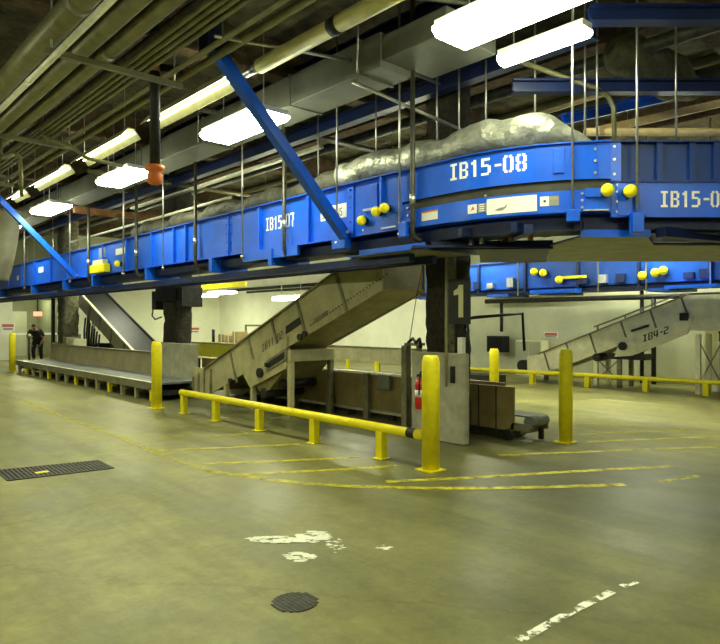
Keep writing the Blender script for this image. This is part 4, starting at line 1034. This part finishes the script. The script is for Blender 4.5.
# dark steel posts by belt end
t = thing('end_stand', (6.2, 22.9, 0), 'dark upright tube at the far end of the loading belt', 'stand')
for x in (5.95,): MB().tube([(x,22.9,0),(x,22.9,1.15)], .03, 8).build('post', DARKM, t)
MB().box(5.85, 6.05, 22.8, 23.0, 0, .03).build('foot_plate', DARKM, t); MB().ball((5.95,22.9,1.17), .05, 10).build('knob', CREAM, t)

# ================================================================ RIGHT CREAM INCLINE
rc = thing('incline_conveyor', (15.3, 7.6, 0), 'cream inclined conveyor stencilled IB4-2 along the right wall', 'conveyor', 'inclined conveyors')
def zr(y): return .66+(9.75-y)*.385
X0, X1, YA, YBo = 14.98, 15.75, 5.75, 9.9
def rw(x, th): return MB().prism([(x,YBo,.12),(x,9.05,.36),(x,YA,zr(YA)-.56),(x,3.0,zr(YA)-.52),(x,3.0,zr(YA)+.0),(x,YA,zr(YA)),(x,9.55,zr(9.55)),(x,YBo,.66)], (th,0,0))
rw(X0, .03).build('side_panel', CREAM, rc); rw(X1-.03, .03).build('side_panel', CREAM, rc)
mb = MB(); mb.prism([(X0+.03,9.8,.22),(X0+.03,YA,zr(YA)-.53),(X0+.03,YA,zr(YA)-.5),(X0+.03,9.8,.26)], (X1-X0-.06,0,0)); mb.build('bottom_pan', OLIVE, rc)
mb = MB(); mb.prism([(X0+.03,9.8,.5),(X0+.03,YA,zr(YA)-.15),(X0+.03,3,zr(YA)-.15),(X0+.03,3,zr(YA)-.18),(X0+.03,YA,zr(YA)-.18),(X0+.03,9.8,.47)], (X1-X0-.06,0,0)); mb.build('belt', BELT_D, rc)
for y in (9.4, 8.75, 8.1, 7.3, 6.6, 5.9, 5.0): 
    yt = max(y, YA); mb = MB(); mb.prism([(X0,y-.16,zr(max(y-.16,YA))-.53),(X0,y-.20,zr(max(y-.20,YA))-.53),(X0,y-.04,zr(max(y-.04,YA))),(X0,y,zr(max(y,YA)))], (-.015,0,0)); mb.build('joint_batten', OLIVE, rc)
mb = MB(); mb.bar((X0-.01,9.55,zr(9.55)+.01),(X0-.01,YA,zr(YA)+.01),.05,.03); mb.build('top_rail', OLIVE, rc)
mb = MB(); mb.bar((X0+.05,8.0,zr(8.0)+.14),(X0+.05,5.95,zr(5.95)+.1),.03,.03); 
for y in (7.9, 7.2, 6.5): mb.bar((X0+.05,y,zr(y)),(X0+.05,y,zr(y)+.13),.03,.03,(1,0,0))
mb.build('guard_rod', OLIVE, rc)
mb = MB(); mb.prism([(X0-.04,7.42,zr(7.42)-.80),(X0-.04,7.0,zr(7.0)-.92),(X0-.04,5.75,zr(5.75)-.86),(X0-.04,5.62,zr(5.75)-.48),(X0-.04,7.3,zr(7.3)-.42)], (.08,0,0)); mb.build('drive_panel', CREAM, rc)
mb = MB(); mb.tube([(X0-.05,7.2,zr(7.2)-.62),(X0-.11,7.2,zr(7.2)-.62)], .10, 14); mb.build('bearing', DARKM, rc)
mb = MB(); mb.box(X0-.06, X0-.02, 5.72, 5.9, zr(5.8)-.55, zr(5.8)-.38); mb.build('terminal_box', DARKM, rc)
MB().box(X0+.0, X0+.4, 6.7, 7.6, zr(7.0)-1.02, zr(7.0)-.88).build('take_up_tray', DARKM, rc)
MB().tube([(X0-.02,7.9,zr(7.9)-.65),(X0+.4,7.9,zr(7.9)-.65)], .1, 12).build('take_up_roller', DARKM, rc)
MB().bar((X0-.05,7.0,zr(7.0)-.33),(X0-.05,6.6,zr(6.6)-.36),.05,.05).build('cable_gland', DARKM, rc)
mb = MB(); mb.box(X0+.02, X1-.05, 5.0, 5.75, zr(YA)-.80, zr(YA)-.5); mb.build('head_box', CREAM, rc, .01)
def rtext(u, v): return (X0-.043, 6.73-u*.98, zr(6.73-u*.98)-.70+v)
stencil('IB4-2', .17, rtext).build('stencil_lettering', DARKM, rc)['label'] = 'dark stencilled lettering IB4-2'
for y, h in ((7.95,.78),(7.35,.9),(5.55,1.32),(5.05,1.35)):
    for x in (X0+.03, X1-.12): MB().box(x, x+.08, y-.05, y+.05, 0, h).build('leg', OLIVE if y in (7.35,5.05) else CREAM, rc)
for a_, c_ in (((7.95,.15),(7.35,.7)),((7.95,.7),(7.35,.15)),((5.55,.2),(5.05,1.2)),((5.55,1.2),(5.05,.2))):
    MB().bar((X0+.07,*a_),(X0+.07,*c_),.025,.025).build('cross_brace', OLIVE, rc)
mb = MB(); mb.prism([(X0-.02,9.2,.52),(X0-.02,8.7,.85),(X0-.02,8.66,.80),(X0-.02,9.16,.47)], (.01,0,0)); mb.build('white_stripe', WHITE, rc)
mb = MB(); mb.box(X0+.1, X1-.1, 9.7, 10.15, .25, .55); mb.tube([(X0+.05,10.1,.4),(X1-.05,10.1,.4)], .16, 14); mb.build('tail_roller', DARKM, rc)
MB().box(X0+.02, X0+.1, 9.7, 9.8, 0, .3).build('leg', OLIVE, rc); MB().box(X1-.1, X1-.02, 9.7, 9.8, 0, .3).build('leg', OLIVE, rc)
# booth at right edge
t = thing('booth', (16.4, 3.9, 0), 'white walled booth with a dark window at the right edge', 'booth')
MB().box(15.95, 16.95, 2.0, 5.70, 0, 1.15).build('lower_wall', WHITE, t)
MB().box(15.97, 16.93, 2.0, 5.45, 1.15, 2.0).build('window_band', DARKM, t)
MB().box(15.9, 16.97, 1.95, 5.72, 2.0, 2.15).build('roof', CREAM, t)
MB().box(15.93, 16.1, 5.45, 5.72, 0, 2.0).build('corner_post', CREAM, t)
# wall furniture on the right
t = thing('wall_monitor', (16.6, 11.2, 1.05), 'black boxy monitor mounted on the grey wall behind the far bollard', 'monitor')
Ym, dm = atX(497, 16.7)
MB().box(16.6, 16.9, Ym-.33, Ym+.33, zat(352,dm), zat(336,dm)).build('casing', BLACK, t, .02)
for c in t.children: pass
MB().box(16.9, 17.0, Ym-.08, Ym+.08, zat(348,dm), zat(340,dm)).build('wall_arm', DARKM, t)
MB().box(16.592, 16.6, Ym-.28, Ym+.28, zat(350.5,dm), zat(337.5,dm)).build('screen', PIT, t)
for px0, px1, y0, y1, lab in ((429,437,329,336,'small red and white notice on the wall left of the near column'), (544,558,332,338,'small red notice on the grey wall above the cream incline')):
    Y0_, d0_ = atX(px0, XW-.01); Y1_, d1_ = atX(px1, XW-.01)
    t = thing('wall_notice', (XW-.01, (Y0_+Y1_)/2, zat(y1,d0_)), lab, 'sign', 'small wall notices')
    MB().box(XW-.012, XW-.002, Y1_, Y0_, zat(y1,d0_), zat(y0,d0_)).build('board', WHITE, t)
    MB().box(XW-.02, XW-.012, Y1_+.03, Y0_-.03, zat((y0+y1)/2+.6,d0_), zat(y0+.7,d0_)).build('red_print', SIGNRED, t)
    MB().box(XW-.02, XW-.012, Y1_+.05, Y0_-.05, zat(y1-.8,d0_), zat(y1-1.8,d0_)).build('grey_print', GREYTXT, t)
for px, py, lab in ((195,330,'small red and white notice on the cream end wall right of the wrapped column'), (8,327,'small red and white notice at the left edge by the exit')):
    k = (px-360)/F; dd = (YW-.01)/(CA-SA*k); x = SA*dd+CA*k*dd; z = zat(py, dd)
    t = thing('wall_notice', (x, YW-.01, z), lab, 'sign', 'small wall notices')
    MB().box(x-.26, x+.26, YW-.012, YW-.002, z-.18, z+.16).build('board', WHITE, t)
    MB().box(x-.22, x+.22, YW-.02, YW-.012, z+.0, z+.12).build('red_print', SIGNRED, t)
    MB().box(x-.18, x+.18, YW-.02, YW-.012, z-.12, z-.05).build('grey_print', GREYTXT, t)
# exit sign
k = (37.5-360)/F; yy = YW-.08; dd = yy/(CA-SA*k); x = SA*dd+CA*k*dd; z = zat(314, dd)
t = thing('exit_sign', (x, yy, z), 'red lit EXIT sign over the dark recess', 'sign')
MB().box(x-.17, x+.17, yy-.05, yy, z-.09, z+.10).build('case', EXITM, t)
MB().box(x-.02, x+.02, yy-.03, yy+.03, z+.10, 2.58).build('stem', DARKM, t)
font_mesh('EXIT', .17, lambda a, b: (x-.15+a*.9, yy-.056, z-.055+b)).build('lettering', WHITE, t)
# pipes on the wall at right background
mb = MB(); mb.tube([(16.6,2,2.25),(16.6,12.5,2.25)], .07, 10); mb.tube([(16.6,7.2,2.25),(16.6,7.2,0)], .06, 10); mb.tube([(16.7,7.55,2.6),(16.7,7.55,0)], .05, 10); mb.tube([(16.6,3,2.45),(16.6,12.5,2.45)], .04, 8); mb.tube([(16.6,11.9,2.25),(16.6,11.9,1.3)], .05, 8)
tag(mb.build('wall_pipework', DARKM), 'dark pipework running along the grey wall below the far blue line', 'pipework')
mb = MB(); mb.tube([(16.8,13,3.05),(16.8,27,3.05)], .05, 8); mb.tube([(16.8,18,3.2),(16.8,29,3.2)], .07, 8)
tag(mb.build('wall_pipe', DARKM), 'dark pipe high on the cream wall beyond the tan incline', 'pipe')
t = thing('low_cupboard', (16.7, 10.9, 0), 'pale low cupboard by the wall behind the foot of the cream incline', 'cupboard')
MB().box(16.55, 16.95, 10.45, 11.35, 0, 1.05).build('body', CREAM, t, .01)
for y in (10.48, 10.92): MB().box(16.535, 16.55, y, y+.40, .1, 1.0).build('door', WALL_G, t)
tag(MB().box(13.4,14.0,9.9,12.6,.0,.22).build('floor_conveyor', DARKM), 'dark low roller bed on the floor behind the far bollard', 'conveyor')

# ================================================================ PERSON
def person(loc, face):
    R = Matrix.Translation(loc) @ Matrix.Rotation(face, 4, 'Z')
    t = thing('person', loc, 'person in dark shirt and trousers bending forward, hands on thighs, beyond the loading belt', 'person')
    def skin_fig(name, verts, edges, m, parent, root=0, sub=2):
        me = bpy.data.meshes.new(name); me.from_pydata([(R @ Vector(v[:3]))-Vector(loc) for v in verts], edges, []); me.materials.append(m)
        o = bpy.data.objects.new(name, me); C.objects.link(o); o.parent = parent; ORG[o.name] = Vector(loc)
        sk = o.modifiers.new('skin', 'SKIN'); sk.use_smooth_shade = True
        for i, v in enumerate(verts):
            r = v[3]; me.skin_vertices[0].data[i].radius = (r, r*(v[4] if len(v) > 4 else 1))
        me.skin_vertices[0].data[root].use_root = True
        o.modifiers.new('sub', 'SUBSURF').levels = sub; o.modifiers['sub'].render_levels = sub
        return o
    # +Y is the way the person faces; leaning forward ~40 degrees, hands on thighs
    V = [(0,-.22,.90,.15),(0,-.10,1.03,.145),(0,.04,1.15,.155),(0,.13,1.24,.14),(0,.20,1.31,.06),(0,.26,1.36,.055)]
    E = [(0,1),(1,2),(2,3),(3,4),(4,5)]
    def add(v, p): V.append(v); E.append((p, len(V)-1)); return len(V)-1
    for s in (-1, 1):
        h = add((s*.10,-.20,.86,.10), 0); k = add((s*.14,-.06,.47,.068), h); k2 = add((s*.14,-.07,.40,.06), k); a = add((s*.15,-.16,.10,.045), k2); add((s*.15,-.12,.05,.045), a); add((s*.17,.05,.035,.035), len(V)-1)
        sh = add((s*.19,.12,1.24,.065), 3); el = add((s*.33,.08,1.0,.048), sh); wr = add((s*.20,.05,.77,.033), el)
        pm = add((s*.175,.05,.70,.034), wr)
    body = skin_fig('body', V, E, SKIN, t)
    # clothes: slightly larger figures over the body
    VS = [(0,-.22,.92,.168),(0,-.10,1.03,.165),(0,.04,1.15,.175),(0,.13,1.24,.155),(0,.18,1.29,.085)]; ES = [(0,1),(1,2),(2,3),(3,4)]
    for s in (-1, 1):
        VS.append((s*.19,.12,1.24,.082)); ES.append((3, len(VS)-1)); VS.append((s*.285,.09,1.07,.066)); ES.append((len(VS)-2, len(VS)-1)); VS.append((s*.315,.085,1.02,.062)); ES.append((len(VS)-2, len(VS)-1))
    skin_fig('shirt', VS, ES, SHIRT, t)
    VT = [(0,-.21,.90,.165)]; ET = []
    for s in (-1, 1):
        i = len(VT); VT += [(s*.10,-.20,.86,.118),(s*.14,-.06,.47,.088),(s*.14,-.07,.40,.08),(s*.15,-.16,.09,.065)]; ET += [(0,i),(i,i+1),(i+1,i+2),(i+2,i+3)]
    skin_fig('trousers', VT, ET, TROUS, t)
    for s in (-1, 1):
        skin_fig('shoe', [(s*.15,-.18,.045,.05),(s*.16,-.07,.045,.05),(s*.175,.06,.035,.042)], [(0,1),(1,2)], BLACK, t)
        fingers = []; 
        base = Vector((s*.175,.05,.70))
        for q in range(4):
            b = base+Vector((s*(-.02), .03-.02*q, -.03))
            skin_fig('finger', [(b.x,b.y,b.z,.010),(b.x-s*.01,b.y+.005,b.z-.035,.009),(b.x-s*.022,b.y+.01,b.z-.062+.006*abs(q-1),.008)], [(0,1),(1,2)], SKIN, t, 0, 1)
        skin_fig('thumb', [(base.x,base.y+.03,base.z+.0,.012),(base.x-s*.01,base.y+.06,base.z-.02,.010),(base.x-s*.03,base.y+.075,base.z-.035,.009)], [(0,1),(1,2)], SKIN, t, 0, 1)
    # head
    hc = Vector((0,.335,1.40)); mb = MB()
    bmesh.ops.create_uvsphere(mb.bm, u_segments=24, v_segments=16, radius=1)
    for v in mb.bm.verts:
        x, y, z = v.co; w = 1-.22*max(0,-z); v.co = Vector((x*.078*w, y*.095*(1 if y < 0 else w), z*.118)); 
    for f in mb.bm.faces: f.smooth = True
    mb.tube([(0,.088,.0),(0,.118,-.03),(0,.095,-.042)], [.008,.016,.008], 8)
    for s in (-1,1): mb.ball((s*.08,-.005,-.005), .022, 8, (.4,.8,1.2))
    tilt = Matrix.Translation(hc) @ Matrix.Rotation(-.25, 4, 'X')
    for v in mb.bm.verts: v.co = R @ (tilt @ v.co)
    hd = mb.build('head', SKIN, t)
    mb = MB()
    for s in (-1,1): mb.ball((s*.03,.082,.012), .010, 8)
    mb.box(-.025,.025,.083,.092,-.068,-.058)
    for v in mb.bm.verts: v.co = R @ (tilt @ v.co)
    mb.build('eyes_and_mouth', DARKTXT, hd)
    mb = MB(); bmesh.ops.create_uvsphere(mb.bm, u_segments=24, v_segments=16, radius=1)
    bmesh.ops.delete(mb.bm, geom=[v for v in mb.bm.verts if v.co.z < .15 and v.co.y > -.25 or v.co.z < -.35], context='VERTS')
    for v in mb.bm.verts: x, y, z = v.co; v.co = Vector((x*.085, y*.104-.004, z*.124+.006))
    for f in mb.bm.faces: f.smooth = True
    for v in mb.bm.verts: v.co = R @ (tilt @ v.co)
    mb.build('hair', HAIR, hd)
    return t
pl_ = W(26.0, (36.5-360)/F*26.0)
person((pl_.x, pl_.y, 0), math.radians(180-41.9+10))

# ================================================================ WORLD + CAMERA
w = bpy.data.worlds.new('dim_hall'); bpy.context.scene.world = w; w.use_nodes = True
w.node_tree.nodes['Background'].inputs[0].default_value = (.5, .5, .38, 1); w.node_tree.nodes['Background'].inputs[1].default_value = .08
cam = bpy.data.cameras.new('camera'); co = bpy.data.objects.new('camera', cam); C.objects.link(co)
co.location = (0, 0, EYE); co.rotation_euler = (math.pi/2, 0, -math.radians(41.9))
cam.sensor_width = 36; cam.lens = 36*F/720; cam.clip_end = 200
sc = bpy.context.scene; sc.camera = co
sc.view_settings.view_transform = 'Standard'; sc.view_settings.look = 'None'
sc.view_settings.exposure = 0.34; sc.view_settings.gamma = .93
